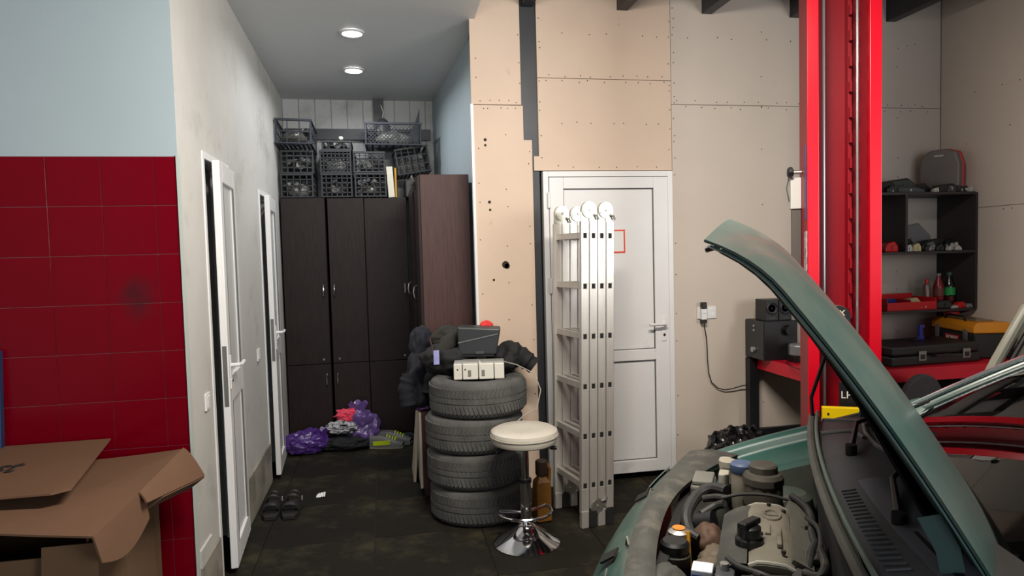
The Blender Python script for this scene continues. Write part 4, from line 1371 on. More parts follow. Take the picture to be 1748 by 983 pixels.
dkp = [black_plastic, M('dark_green_black', (32, 38, 36), .5), grey_plastic, M('pale_connector', (176, 174, 168), .5), M('cream_box', (190, 178, 138), .6), M('soft_white_box', (184, 184, 186), .6)]
clutter('trim_part', 'black bracket at the left end of the shelf top', (3.36, 4.13, Z3), (.17, .16, .085), dkp[0], .2)
clutter('trim_part', 'wide black moulded cover on the shelf top beside the column', (3.52, 4.17, Z3), (.24, .16, .105), dkp[1], -.1)
clutter('trim_part', 'flat dark trim strip at the front of the shelf top', (3.50, 4.055, Z3), (.30, .05, .035), dkp[2], .04, extra=dkp[3])
clutter('trim_part', 'thin black arm lying behind the flat strip on the shelf top', (3.66, 4.11, Z3), (.16, .05, .07), dkp[0], .1)
clutter('trim_part', 'black part with white clips in front of the grey case', (3.83, 4.07, Z3), (.20, .07, .06), dkp[0], -.05, extra=dkp[3])
clutter('trim_part', 'small dark part at the right front of the shelf top', (3.965, 4.06, Z3), (.09, .05, .045), dkp[1], .2, extra=dkp[3])
clutter('connector', 'white connector at the right edge of the shelf top', (4.005, 4.035, Z3), (.03, .03, .04), dkp[3], .1)
clutter('connector', 'white connector left of the grey case on the shelf top', (3.735, 4.045, Z3), (.045, .03, .03), dkp[3], 0)
rs_ = random.Random(5)
for nm, lb, x, y, sz, ang in (('mirror_cover', 'upright black mirror cover at the back left of the shelf top', 3.40, 4.24, (.10, .08, .16), .3),
                              ('vent_grille', 'flat vent grille lying across the left pile of the shelf top', 3.45, 4.22, (.30, .12, .05), -.2),
                              ('wiper_arm', 'thin black arm sticking out of the left pile on the shelf top', 3.62, 4.20, (.26, .04, .09), .12),
                              ('cable_loom', 'dark cable loom in front of the left pile on the shelf top', 3.42, 4.05, (.16, .05, .05), .1),
                              ('door_handle_cover', 'dark handle cover lying before the grey case', 3.90, 4.06, (.16, .05, .05), .15)):
    clutter(nm, lb, (x, y, Z3), sz, rs_.choice(dkp[:3]), ang, extra=dkp[rs_.choice((2, 3))])
# middle board
clutter('speaker_ring', 'dark ring part behind the small boxes on the middle shelf', (3.58, 4.16, Z2), (.16, .08, .09), dkp[0], .2)
clutter('sensor', 'grey sensor lying right of the silver bulb holder', (3.745, 4.10, Z2), (.07, .05, .07), dkp[2], -.3, extra=dkp[3])
clutter('trim_part', 'black trim clip at the right of the middle shelf', (3.90, 4.12, Z2), (.12, .06, .085), dkp[0], .3, extra=dkp[3])
clutter('wedge_cover', 'grey wedge-shaped panel leaning on the middle shelf', (3.66, 4.22, Z2), (.34, .06, .20), M('mid_grey_plastic', (98, 98, 100), .5), R(-8))
clutter('trim_part', 'long black part on the middle shelf in front of the wedge', (3.80, 4.13, Z2), (.26, .07, .09), dkp[0], R(6))
clutter('cable_bundle', 'pale crumpled wrapper on the middle shelf', (3.79, 4.22, Z2), (.14, .05, .125), dkp[5], 0, cat='wrapper')
clutter('small_box', 'white small box on the middle shelf', (3.535, 4.065, Z2), (.05, .05, .05), dkp[5], 0, cat='box')
clutter('small_box', 'cream small box on the middle shelf', (3.60, 4.07, Z2), (.07, .05, .058), dkp[4], .05, cat='box')
clutter('bulb_holder', 'silver bulb holder on the middle shelf', (3.71, 4.06, Z2), (.06, .04, .045), M('silver_part', (160, 160, 160), .3, .8), .3)
clutter('relay', 'dark relay on the middle shelf', (3.78, 4.06, Z2), (.06, .04, .045), dkp[1], 0)
clutter('connector', 'white connector in the middle of the middle shelf', (3.86, 4.055, Z2), (.04, .03, .035), dkp[3], .4)
clutter('connector', 'white connector near the right of the middle shelf', (3.93, 4.06, Z2), (.05, .035, .03), dkp[3], -.2)
clutter('connector', 'small pale plug at the right end of the middle shelf', (3.955, 4.10, Z2), (.03, .03, .06), dkp[3], 0)
clutter('red_box', 'red box in the left compartment of the middle shelf', (3.40, 4.08, Z2), (.10, .08, .075), M('red_plastic', (196, 20, 30), .4), 0, cat='box')
# lowest board
t = small('parts_tray', 'open red plastic parts tray on the lowest shelf', 'tray', (3.36, 4.035, Z1), R(2))
rp = M('red_plastic', (196, 20, 30), .4)
MB().box(0, .40, 0, .22, 0, .004).build('bottom', rp, t)
for bx in ((0, .40, 0, .004, .004, .055), (0, .40, .216, .22, .004, .10), (0, .004, .004, .216, .004, .08), (.396, .40, .004, .216, .004, .08), (.19, .194, .004, .216, .004, .07)):
    MB().box(*bx).build('tray_wall', rp, t, bevel=.001)
clutter('screwdriver_set', 'blue tool lying in the red parts tray', (3.46, 4.15, Z1 + .0055), (.14, .05, .075), blue, .2, cat='tool')
clutter('fuse_box', 'beige part lying in the red parts tray', (3.64, 4.15, Z1 + .0055), (.12, .07, .075), dkp[4], -.1)
clutter('connector', 'pale part lying at the front of the red parts tray', (3.66, 4.07, Z1 + .0055), (.07, .04, .03), dkp[3], .1)
clutter('trim_part', 'black pliers-like part right of the red tray', (3.82, 4.07, Z1), (.12, .06, .06), dkp[0], -.2)
clutter('connector', 'white plug right of the black part on the lowest shelf', (3.885, 4.04, Z1), (.06, .03, .022), dkp[3], .15)
clutter('small_box', 'small red box in front of the bottle', (3.945, 4.055, Z1), (.066, .05, .045), rp, 0, cat='box')
clutter('small_box', 'small grey box at the right end of the lowest shelf', (4.005, 4.05, Z1), (.05, .05, .03), M('grey_box', (120, 122, 124), .5), 0, cat='box')


def bottle(label, loc, r_, h_, body, cap, lab=None, liquid=None):
    t = small('bottle', label, 'bottle', loc)
    MB().lathe([(r_ * .9, 0), (r_, .008), (r_, h_ * .58), (r_ * .92, h_ * .66), (r_ * .45, h_ * .86), (r_ * .38, h_ * .93)], 24).build('body', body, t, smooth=True)
    MB().lathe([(r_ * .46, h_ * .92), (r_ * .46, h_ - .002), (r_ * .4, h_)], 20).build('cap', cap, t, smooth=True)
    if lab:
        MB().lathe([(r_ * 1.015, h_ * .34), (r_ * 1.015, h_ * .56), (r_ * 1.0, h_ * .56), (r_ * 1.0, h_ * .34)], 24, closed=True).build('label', lab, t, smooth=True)
    if liquid:
        MB().lathe([(r_ * .93, .004), (r_ * .95, h_ * .30), (0, h_ * .30)], 24).build('liquid', liquid, t, smooth=True)


pet = glass_mat('clear_pet', (.80, .82, .82), .08)
bottle('clear plastic bottle with a green label on the lowest shelf', (3.965, 4.16, Z1), .038, .245, pet, M('green_cap', (40, 90, 60), .4), M('green_label', (30, 150, 70), .5), M('red_liquid', (120, 30, 26), .2))
bottle('red plastic bottle beside the green-labelled one', (3.885, 4.17, Z1), .036, .24, M('red_bottle', (120, 26, 34), .25), M('grey_cap', (120, 120, 122), .4), M('brown_label', (110, 56, 50), .5))
t = small('spray_can', 'slim grey spray can on the lowest shelf', 'can', (3.815, 4.20, Z1))
MB().lathe([(.024, 0), (.025, .004), (.025, .15), (.018, .165), (.012, .168)], 20).build('body', M('brown_grey_can', (120, 104, 100), .35, .5), t, smooth=True)
MB().lathe([(.011, .168), (.011, .195), (.008, .20)], 14).build('nozzle', M('red_plastic', (196, 20, 30), .4), t, smooth=True)
MB().box(.018, .0262, -.006, .006, .02, .14).build('label', pvc, t)

# ================================================================ LIFT COLUMN
t = thing('lift_column', 'tall red two-post car lift column behind the green car', 'car lift', (2.235, 3.02, 0), R(-26))
lred = M('glossy_lift_red', (196, 4, 30), .3, var=.05, scale=2, coat=.0, spec=.3)
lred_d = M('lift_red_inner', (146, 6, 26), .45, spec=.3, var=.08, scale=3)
CW, CD, CH = .325, .25, 3.45
h2 = CW / 2
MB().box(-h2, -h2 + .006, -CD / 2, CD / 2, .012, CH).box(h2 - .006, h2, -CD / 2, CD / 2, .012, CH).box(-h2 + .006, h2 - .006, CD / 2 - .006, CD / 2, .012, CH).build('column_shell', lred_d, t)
for s_ in (-1, 1):
    MB().box(min(s_ * h2, s_ * (h2 - .052)), max(s_ * h2, s_ * (h2 - .052)), -CD / 2 - .012, -CD / 2, .012, CH).box(min(s_ * (h2 - .052), s_ * (h2 - .046)), max(s_ * (h2 - .052), s_ * (h2 - .046)), -CD / 2, -CD / 2 + .05, .012, CH).build('front_flange', lred, t, bevel=.003)
MB().box(-h2 - .07, h2 + .07, -CD / 2 - .06, CD / 2 + .06, 0, .012).build('base_plate', lred, t, bevel=.002)
steel_rod = M('steel_cable', (190, 188, 190), .25, .8)
MB().cyl((-.07, -.02, .5), (-.07, -.02, CH - .02), .008, n=10).build('lift_cable', steel_rod, t, smooth=True)
MB().cyl((.075, -.05, .5), (.075, -.05, CH - .02), .007, n=10).build('lift_cable', steel_rod, t, smooth=True)
g = MB()
for i in range(22):
    z = .7 + i * .125
    g.box(.055, .066, .02, .05, z, z + .05)
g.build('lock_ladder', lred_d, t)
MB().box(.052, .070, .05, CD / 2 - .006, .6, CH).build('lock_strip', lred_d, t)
# carriage with yellow guard
car_b = MB().box(-.125, .125, -.17, .06, .42, .72).build('carriage', black_metal, t, bevel=.006)
MB().box(-.11, .105, -.205, -.172, .54, .792).build('yellow_guard', M('safety_yellow', (222, 190, 6), .4), t, bevel=.003)
g = MB()
for x in (-.085, .08):
    g.cyl((x, -.209, .762), (x, -.204, .762), .005, n=8)
g.build('bolt', black_metal, t)
pl = MB().box(-.02, .055, -.115, -.111, .775, .90).build('black_plate', black_plastic, t, bevel=.002)
text('plate_lettering', 'LPI', .05, rm((R(90), 0, 0), (.018, -.1155, .835)), M('white_print', (225, 222, 222), .5), pl)
wh = MB().cyl((-.025, -.145, 1.222), (-.025, -.085, 1.222), .052, n=32).build('black_roller', black_plastic, t, smooth=True)
MB().lathe([(.048, 0), (.054, .004), (.054, .012), (.048, .016)], 32, M4=rm((R(90), 0, 0), (-.025, -.098, 1.222)), closed=True).build('roller_rim', M('brass_grey', (110, 104, 84), .4, .6), wh, smooth=True)
text('roller_lettering', 'XX', .036, rm((R(90), 0, 0), (-.025, -.1455, 1.240)), M('bone_print', (190, 184, 160), .5), wh, bold=.001)
text('roller_lettering', 'HH', .036, rm((R(90), 0, 0), (-.022, -.1455, 1.203)), M('bone_print', (190, 184, 160), .5), wh, bold=.001)
# fittings on the column's left side
MB().box(-h2 - .003, -h2 - .0005, -.10, -.06, 1.70, 2.06).build('purple_strip', M('purple_tape', (72, 54, 112), .5), t)
MB().box(-h2 - .003, -h2 - .0005, -.12, -.04, 1.36, 1.64).build('decal', M('pale_decal', (204, 190, 194), .5, dirt=((120, 110, 116), .5, .55, 40)), t)
MB().box(-h2 - .052, -h2 - .0005, .06, .12, 1.76, 1.92).build('switch_box', M('pale_grey_box', (196, 196, 192), .5), t, bevel=.003)
MB().box(-h2 - .045, -h2 - .002, .07, .11, 1.40, 1.76).build('cable_duct', M('dark_duct', (84, 78, 74), .5), t)
MB().cyl((-h2 - .001, .05, 1.945), (-h2 - .045, .05, 1.945), .010, n=12).build('knob_stem', alu_dull, t, smooth=True)
MB().lathe([(.018, 0), (.028, .006), (.028, .022), (.018, .03)], 8, M4=rm((0, R(-90), 0), (-h2 - .04, .05, 1.945))).build('star_knob', black_plastic, t)
MB().tube([(-h2 - .055, .09, 1.93), (-h2 - .068, .09, 1.87), (-h2 - .056, .09, 1.80)], .003, 6).build('switch_cable', grey_plastic, t, smooth=True)
MB().box(-h2 + .054, -h2 + .058, -CD / 2 + .02, -CD / 2 + .045, 1.55, 1.86).build('warning_sticker', M('sticker_brown', (96, 40, 40), .5), t)
# ---- red framed notice on the white door
t = thing('notice', 'white paper notice with a red frame on the white door', 'notice', (1.545, YB - .0106, 1.632))
MB().box(-.055, .055, -.001, .0025, -.078, .078).build('sheet', M('white_paper', (222, 222, 220), .7), t)
g = MB().box(-.055, .055, -.002, -.001, -.078, -.068).box(-.055, .055, -.002, -.001, .068, .078).box(-.055, -.045, -.002, -.001, -.068, .068).box(.045, .055, -.002, -.001, -.068, .068)
g.build('red_frame', M('red_print', (222, 70, 48), .6), t)
# ================================================================ THE GREEN CAR (local x: forward, y: car's left, towards the camera)
car = thing('car', 'dark green car with its bonnet raised in front of the red lift', 'car', (1.479, 1.655, 0), R(148.45))
BC = .066
paint = M('dusty_green_paint', (30, 70, 65), .34, var=.12, scale=3, coat=.15, dirt=((80, 86, 79), .34, .72, 2.5))
paint_in = M('dull_green_primer', (64, 80, 74), .7, var=.25, scale=6, dirt=((88, 86, 76), .36, .66, 5))
dusty = M('dusty_black_plastic', (64, 64, 60), .75, var=.3, scale=10, dirt=((112, 108, 98), .5, .85, 8))
dusty_g = M('dusty_grey_metal', (110, 108, 100), .65, .2, var=.3, scale=12)
cowl_m = M('charcoal_cowl_plastic', (84, 87, 92), .6, var=.2, scale=6, dirt=((96, 94, 88), .55, .85, 6))
hose_m = M('black_hose_rubber', (40, 40, 40), .6, var=.3, scale=12, dirt=((84, 80, 72), .5, .8, 10))


def ztop(a):
    return .948 - .335 * a


def fender(sgn):
    prof = [(.47, -.095), (.50, -.075), (.585, -.065), (.635, -.045), (.655, -.012), (.672, .0), (.71, -.004), (.75, -.035), (.785, -.11), (.80, -.22), (.803, -.36), (.79, -.55)]
    A0, A1 = .70, -.13

    def fn(u, v):
        a = A0 + (A1 - A0) * u
        k_ = v * (len(prof) - 1)
        i = min(int(k_), len(prof) - 2)
        f_ = k_ - i
        b_ = prof[i][0] * (1 - f_) + prof[i + 1][0] * f_
        dz = prof[i][1] * (1 - f_) + prof[i + 1][1] * f_
        # nose narrows
        b_ -= .10 * max(0, (a - .35) / .35) ** 2
        z = ztop(a) + dz
        # wheel arch
        if v > .62:
            lim = .30 + (.335 if abs(a - .38) < .33 else 0) * math.sqrt(max(0, 1 - ((a - .38) / .335) ** 2))
            z = max(z, min(lim, ztop(a) - .13))
        return (a, sgn * b_ + (.13 if sgn > 0 else 0), z)
    return MB().sheet(fn, 34, 44, .003).build('fender', M('green_fender_paint', (36, 84, 77), .4, var=.12, scale=3, dirt=((84, 96, 88), .44, .84, 2.5)), car, smooth=True, angle=40)


fender(-1)
fender(1)
# aprons (inner bay sides)
for sgn in (-1, 1):
    MB().sheet(lambda u, v: (.70 - .46 * u, (.13 if sgn > 0 else 0) + sgn * (.475 - .05 * v - .10 * max(0, ((.70 - .46 * u) - .35) / .35) ** 2), ztop(.70 - .46 * u) - .09 - (.42) * v), 10, 8, .004).build('inner_apron', paint_in, car, smooth=True)
# strut towers
for sgn in (-1, 1):
    MB().lathe([(.0, .685), (.055, .685), (.075, .67), (.085, .60), (.095, .45)], 24, c=(.33, sgn * .41 + (.13 if sgn > 0 else 0), 0)).build('strut_tower', paint_in, car, smooth=True)
MB().cyl((.35, -.472, .645), (.35, -.456, .645), .022, n=16).build('apron_hole', M('deep_black', (6, 6, 6), .9), car)
# bulkhead, seal and bay floor
MB().sheet(lambda u, v: (.245 - .05 * ((u - .5) * 1.2) ** 2, -.62 + 1.37 * u, .42 + .50 * v), 16, 4, .01).build('bulkhead', paint_in, car, smooth=True)
MB().tube([(.272 - .05 * b_ * b_ * 1.6, b_, .925 - .02 * abs(b_) ** 3) for b_ in [x / 10 for x in range(-6, 9)]], .013, 10).build('bonnet_seal', M('grey_seal_rubber', (96, 96, 90), .7, var=.2, scale=10), car, smooth=True)
MB().tube([(.255 - .05 * b_ * b_ * 1.6, b_, .942 - .02 * abs(b_) ** 3) for b_ in [x / 10 for x in range(-6, 9)]], .006, 8).build('seal_lip', M('pale_green_lip', (104, 122, 114), .5), car, smooth=True)
MB().box(.665, .695, -.50, .66, .30, .70).build('radiator', M('black_radiator', (16, 16, 17), .7), car)
MB().box(.26, .72, -.42, .70, .30, .36).build('under_tray', M('black_under_tray', (12, 12, 12), .9), car)
# front panel and nose
def nose(off, z, b_):
    return (.765 - .165 * (b_ - BC) ** 2 + off, b_, z)


np_ = [(0, .715), (.02, .712), (.05, .695), (.10, .65), (.135, .59), (.148, .52), (.145, .42), (.12, .30), (.07, .22)]


def nfn(u, v):
    b_ = -.70 + 1.53 * u
    k_ = v * (len(np_) - 1)
    i = min(int(k_), len(np_) - 2)
    f_ = k_ - i
    o_ = np_[i][0] * (1 - f_) + np_[i + 1][0] * f_
    z = np_[i][1] * (1 - f_) + np_[i + 1][1] * f_
    o_ -= .16 * max(0, abs(b_ - BC) - .5) ** 1.5
    return nose(o_, z, b_)


bumper = MB().sheet(nfn, 40, 26, .004).build('front_bumper', paint, car, smooth=True, angle=45)
# slam panel over the radiator
def slam(u, v):
    b_ = -.60 + 1.33 * u
    ao = .768 - .165 * (b_ - BC) ** 2
    ai = .718 - (.45 if b_ < BC else .20) * (b_ - BC) ** 2
    return (ai + (ao - ai) * v, b_, .722 + .012 * math.sin(v * math.pi) + .02 * max(0, abs(b_ - BC) - .4))


sp_ = MB().sheet(slam, 34, 8, .022).build('slam_panel', dusty, car, smooth=True, angle=40)
MB().box(.722, .758, .155, .215, .7355, .7365).build('warning_sticker', M('white_sticker', (214, 212, 206), .5), sp_)
MB().box(.722, .758, .205, .216, .7366, .7372).build('sticker_edge', M('orange_print', (220, 130, 30), .5), sp_)
for b_ in (-.25, .04, .30):
    MB().cyl((.742, b_, .733), (.742, b_, .742), .014, n=14).build('panel_plug', hose_m, sp_, smooth=True)
for k2 in range(5):
    MB().tube([Vector(slam(.10 + .17 * k2 + .13 * q / 4, .78)) + Vector((0, 0, .002)) for q in range(5)], .006, 6).build('panel_rib', dusty, sp_, smooth=True)
MB().tube([Vector(slam(q / 20, .02)) + Vector((0, 0, .003)) for q in range(21)], .007, 8).build('panel_edge', dusty_g, sp_, smooth=True)
MB().tube([Vector(slam(q / 20, .97)) + Vector((0, 0, .001)) for q in range(21)], .006, 8).build('panel_edge', M('green_fender_paint', (36, 84, 77), .4), sp_, smooth=True)
# headlamps set into the nose
hl = glass_mat('headlamp_lens', (.75, .78, .76), .1)
for sgn in (-1, 1):
    h = MB().sheet(lambda u, v: (lambda b_: (.765 - .165 * (b_ - BC) ** 2 + .068 + .040 * v, b_, .700 - .075 * v))(BC + sgn * (.34 + .26 * u)), 10, 5, .004).build('headlamp', M('grey_headlamp', (86, 96, 94), .25, var=.2, scale=8, coat=.4), car, smooth=True)
    MB().tube([(.79, BC + sgn * .20, .712), (.785, BC + sgn * .21, .738), (.775, BC + sgn * .235, .725)], .004, 6).build('lamp_bracket', dusty_g, h)
    MB().sheet(lambda u, v: (.806 + .040 * v, BC + sgn * (.225 + .06 * u), .7075 - .026 * v), 4, 4, .006).build('lamp_opening', M('deep_black', (6, 6, 6), .9), h)
MB().sheet(lambda u, v: (lambda b_: (.765 - .165 * b_ * b_ + .146, b_, .50 - .10 * v))(-.22 + .44 * u), 12, 3, .006).build('grille', M('black_grille', (16, 16, 16), .5), car)
# ---- engine
MB().box(.33, .52, -.02, .50, .38, .735).build('engine_block', M('oily_engine_metal', (60, 58, 54), .6, .3, var=.4, scale=10), car, bevel=.015)
ec_m = M('dirty_silver_plastic', (128, 123, 110), .5, .1, var=.18, scale=7, dirt=((78, 70, 58), .52, .76, 9))


def cover(u, v):
    a = .345 + .108 * u
    b_ = .04 + .41 * v
    z = .805 - .018 * (2 * v - 1) ** 4 - .012 * (2 * u - 1) ** 4 + .004 * math.sin(v * 6)
    return (a + .012 * (v - .5) * -1, b_, z)


ec = MB().sheet(cover, 14, 26, .03).build('engine_cover', ec_m, car, smooth=True, angle=40)
for v_, dep_ in ((.012, .006), (.985, .006)):
    MB().tube([Vector(cover(u_, v_)) + Vector((0, 0, .003)) for u_ in (0, .2, .4, .6, .8, 1)], .005, 6).build('cover_edge', M('bright_cover_edge', (190, 186, 174), .35, .4), ec, smooth=True)
em = [Vector((.392 + .022 * math.cos(a), .17 + .036 * math.sin(a), .809)) for a in [2 * math.pi * i / 20 for i in range(20)]]
MB().tube(em, .004, 6, closed=True).build('emblem', ec_m, ec, smooth=True)
MB().tube([(.372, .17, .809), (.40, .175, .8095), (.41, .165, .809)], .004, 6).build('emblem', ec_m, ec, smooth=True)
MB().box(.368, .380, .26, .37, .800, .812).build('cover_rib', ec_m, ec, bevel=.003)
MB().box(.395, .41, .24, .30, .800, .810).build('cover_rib', ec_m, ec, bevel=.003)
for p_ in ((.40, .075), (.365, .40), (.36, .12), (.42, .30)):
    MB().cyl((p_[0], p_[1], .80), (p_[0], p_[1], .8085), .006, n=10).build('cover_bolt', hose_m, ec)
MB().sheet(lambda u, v: (.452 + .075 * u, .03 + .40 * v, .796 - .035 * u * u - .02 * (2 * v - 1) ** 6), 8, 20, .05).build('intake_manifold', dusty, car, smooth=True, angle=40)
MB().sheet(lambda u, v: (.295 + .048 * u, .0 + .42 * v, .775 + .022 * u), 4, 16, .05).build('rear_cover', dusty_g, car, smooth=True, angle=40)
oc = MB().lathe([(.036, .79), (.036, .808), (.030, .815), (.030, .838), (.024, .842), (0, .842)], 22, c=(.448, .345, 0)).build('oil_cap', black_plastic, car, smooth=True)
MB().obox((.448, .345, .848), (.075, .026, .016), (0, 0, R(60))).build('cap_grip', black_plastic, oc, bevel=.004)
# ---- reservoirs
w1 = MB().lathe([(.030, .66), (.034, .67), (.036, .79), (.028, .80)], 20, c=(.488, -.245, 0)).build('washer_bottle', M('yellowed_plastic', (168, 162, 146), .5, var=.15, scale=8), car, smooth=True)
MB().lathe([(.038, .795), (.040, .800), (.040, .822), (.032, .828), (0, .828)], 22, c=(.488, -.245, 0)).build('blue_cap', M('dusty_blue_cap', (74, 92, 124), .5), w1, smooth=True)
MB().lathe([(.024, .80), (.030, .805), (.030, .825), (0, .827)], 18, c=(.535, -.262, 0)).build('pale_fitting', M('yellowed_plastic', (168, 162, 146), .5), w1, smooth=True)
b1 = MB().lathe([(.060, .62), (.062, .63), (.062, .775), (.056, .785)], 24, c=(.418, -.20, 0)).build('fluid_reservoir', M('brown_grey_reservoir', (70, 66, 56), .6, var=.3, scale=9), car, smooth=True)
MB().lathe([(.066, .778), (.066, .800), (.058, .812), (.046, .815), (.046, .836), (.040, .842), (0, .842)], 12, c=(.418, -.20, 0)).build('screw_cap', M('dusty_cap', (78, 74, 66), .65, var=.2, scale=10), b1, smooth=True, angle=30)
MB().lathe([(.0645, .70), (.066, .70), (.066, .708), (.0645, .708)], 24, c=(.418, -.20, 0), closed=True).build('band', black_plastic, b1, smooth=True)
rc = MB().lathe([(.040, .60), (.045, .62), (.045, .690), (.036, .70)], 20, c=(.655, .235, 0)).build('coolant_tank', dusty, car, smooth=True)
MB().lathe([(.042, .70), (.042, .722), (.034, .730), (0, .730)], 16, c=(.655, .235, 0)).build('tank_cap', black_plastic, rc, smooth=True)
MB().blob((.665, .40, .655), (.07, .11, .06), 81, .18, 2, 4).build('tank_body', dusty, rc, smooth=True, angle=50)
rd = MB().lathe([(.022, .66), (.022, .715), (.030, .718), (.032, .728), (.020, .736), (0, .738)], 20, c=(.652, .165, 0)).build('radiator_cap', alu_dull, car, smooth=True)
MB().lathe([(.019, .7365), (.019, .740), (0, .7405)], 18, c=(.652, .165, 0)).build('orange_disc', M('orange_disc', (206, 122, 40), .5), rd, smooth=True)
MB().tube([(.625, .175, .735), (.622, .185, .70), (.618, .20, .64)], [.008, .006, .007], 8).build('dipstick', M('yellow_dipstick', (206, 146, 24), .45), car, smooth=True)
# ---- exhaust shield and turbo lumps
rust = M('dull_rusty_metal', (92, 70, 56), .7, .3, var=.35, scale=9)
tan = M('tan_heat_shield', (106, 94, 78), .65, .2, var=.25, scale=7)
MB().blob((.575, .075, .672), (.052, .065, .052), 83, .14, 1.8, 4).build('heat_shield', rust, car, smooth=True, angle=40)
MB().blob((.545, .165, .650), (.050, .075, .045), 85, .14, 1.8, 4).build('heat_shield', tan, car, smooth=True, angle=40)
MB().blob((.555, .26, .655), (.045, .07, .045), 87, .14, 1.8, 4).build('heat_shield', tan, car, smooth=True, angle=40)
MB().cyl((.61, .02, .70), (.56, .03, .715), .034, n=20).build('alternator', black_metal, car, smooth=True)
# ---- battery with its labels
bt = MB().box(.475, .585, .415, .56, .52, .735).build('battery', black_plastic, car, bevel=.006)
MB().box(.532, .584, .42, .475, .7355, .762).build('white_cover', M('white_carton', (214, 218, 226), .5), bt, bevel=.003)
MB().box(.534, .582, .4745, .4758, .737, .750).build('blue_stripe', M('blue_print', (52, 78, 178), .5), bt)
MB().box(.480, .526, .42, .48, .7355, .758).build('grey_cover', grey_plastic, bt, bevel=.003)
MB().box(.488, .518, .4795, .4812, .738, .754).build('blue_label', M('blue_print', (52, 78, 178), .5), bt)
MB().cyl((.505, .44, .758), (.505, .44, .775), .011, n=12).build('terminal', alu_dull, bt, smooth=True)
# ---- boxes by the far headlamp
MB().box(.58, .66, -.36, -.22, .60, .735).build('fuse_box', dusty_g, car, bevel=.008)
MB().box(.585, .655, -.35, -.23, .735, .752).build('fuse_box_lid', M('pale_fuse_lid', (112, 112, 106), .55, var=.15, scale=8), car, bevel=.005)
MB().box(.535, .57, -.36, -.30, .66, .76).build('relay_holder', M('bone_plastic', (168, 164, 152), .55), car, bevel=.004)
MB().cyl((.55, -.40, .70), (.55, -.40, .79), .022, n=16).build('horn_motor', M('bone_plastic', (168, 164, 152), .55), car, smooth=True)
# ---- hoses and looms
hoses = [([(.53, -.09, .775), (.575, -.115, .772), (.615, -.10, .755), (.64, -.03, .735), (.645, .03, .71), (.625, .07, .67)], .019),
         ([(.60, -.06, .752), (.56, -.05, .765), (.52, -.03, .77)], .012),
         ([(.32, -.02, .785), (.40, -.03, .795), (.48, -.03, .79), (.54, -.02, .775)], .005),
         ([(.335, -.03, .80), (.30, .03, .795), (.285, .10, .785), (.290, .20, .78), (.28, .30, .775)], .010),
         ([(.31, .42, .77), (.30, .35, .785), (.285, .28, .79)], .010), ([(.46, .46, .75), (.42, .48, .765), (.36, .475, .77), (.31, .45, .76)], .009),
         ([(.50, .40, .77), (.47, .44, .77), (.42, .475, .775), (.38, .48, .765)], .008), ([(.64, -.12, .735), (.60, -.16, .75), (.55, -.15, .76)], .010),
         ([(.66, .10, .70), (.63, .12, .71), (.60, .13, .70)], .014), ([(.55, .35, .70), (.52, .38, .73), (.47, .40, .755)], .012),
         ([(.30, .14, .80), (.275, .22, .805), (.275, .32, .80), (.29, .40, .79)], .007), ([(.60, .02, .73), (.56, -.01, .75), (.53, .0, .765)], .013),
         ([(.32, .47, .79), (.29, .50, .80), (.275, .46, .81), (.28, .38, .81)], .010)]
for p_, r_ in hoses:
    P = [Vector(q) for q in p_]
    fine = []
    for i in range(len(P) - 1):
        p0, p1, p2, p3 = P[max(i - 1, 0)], P[i], P[i + 1], P[min(i + 2, len(P) - 1)]
        for q in range(5):
            t_ = q / 5
            fine.append(.5 * ((2 * p1) + (p2 - p0) * t_ + (2 * p0 - 5 * p1 + 4 * p2 - p3) * t_ ** 2 + (-p0 + 3 * p1 - 3 * p2 + p3) * t_ ** 3))
    fine.append(P[-1])
    MB().tube(fine, r_, 10).build('hose', hose_m, car, smooth=True)
rr = random.Random(12)
for i in range(46):
    a, b_ = rr.uniform(.275, .335), rr.uniform(.02, .56)
    if i > 26:
        a, b_ = rr.uniform(.36, .53), rr.uniform(.47, .60)
    z = rr.uniform(.70, .775)
    s_ = rr.uniform(.010, .022)
    MB().obox((a, b_, z), (s_ * 1.6, s_ * 1.3, s_ * 1.4), (rr.uniform(-.5, .5), rr.uniform(-.5, .5), rr.uniform(0, 3))).build('connector', rr.choice([hose_m, black_plastic, dusty, dusty_g]), car, bevel=.003)
# ---- cowl and wipers
MB().box(-.02, .25, -.66, .78, .70, .87).build('cowl_box', M('black_under_tray', (12, 12, 12), .9), car)
def cowl(u, v):
    b_ = -.64 + 1.41 * u
    af = .248 - .08 * b_ * b_
    ab = .045 - .26 * (b_ - BC) ** 2
    z = .930 + .028 * v + .010 * math.sin(v * math.pi) - .02 * abs(b_ - BC) ** 3 - .035 * max(0, .1 - b_)
    return (af + (ab - af) * v, b_, z)


cw = MB().sheet(cowl, 30, 10, .012).build('cowl_panel', cowl_m, car, smooth=True, angle=40)
for pts in ([(.02, .05), (.10, .55), (.25, .62), (.38, .75), (.45, .95)], [(.20, .02), (.22, .45), (.30, .60)], [(.06, .95), (.20, .72), (.36, .80), (.52, .93)]):
    MB().tube([Vector(cowl(*p_)) + Vector((0, 0, .003)) for p_ in pts], .008, 8).build('cowl_ridge', M('grey_ridge_plastic', (112, 112, 112), .55), cw, smooth=True)
MB().sheet(lambda u, v: Vector(cowl(.62 + .38 * u, .30 + .45 * v + .06 * u)) + Vector((0, 0, .010 - .006 * abs(2 * v - 1))), 12, 6, .006).build('cowl_cover', M('blue_grey_cover', (94, 98, 110), .55, var=.08, scale=4), cw, smooth=True)
MB().sheet(lambda u, v: Vector(cowl(.86 + .14 * u, .45 + .55 * v)) + Vector((0, 0, .008)), 6, 6, .005).build('corner_shade_sheet', M('black_grille', (16, 16, 16), .5), cw, smooth=True)  # black sheet added to darken the brightly lit cowl corner
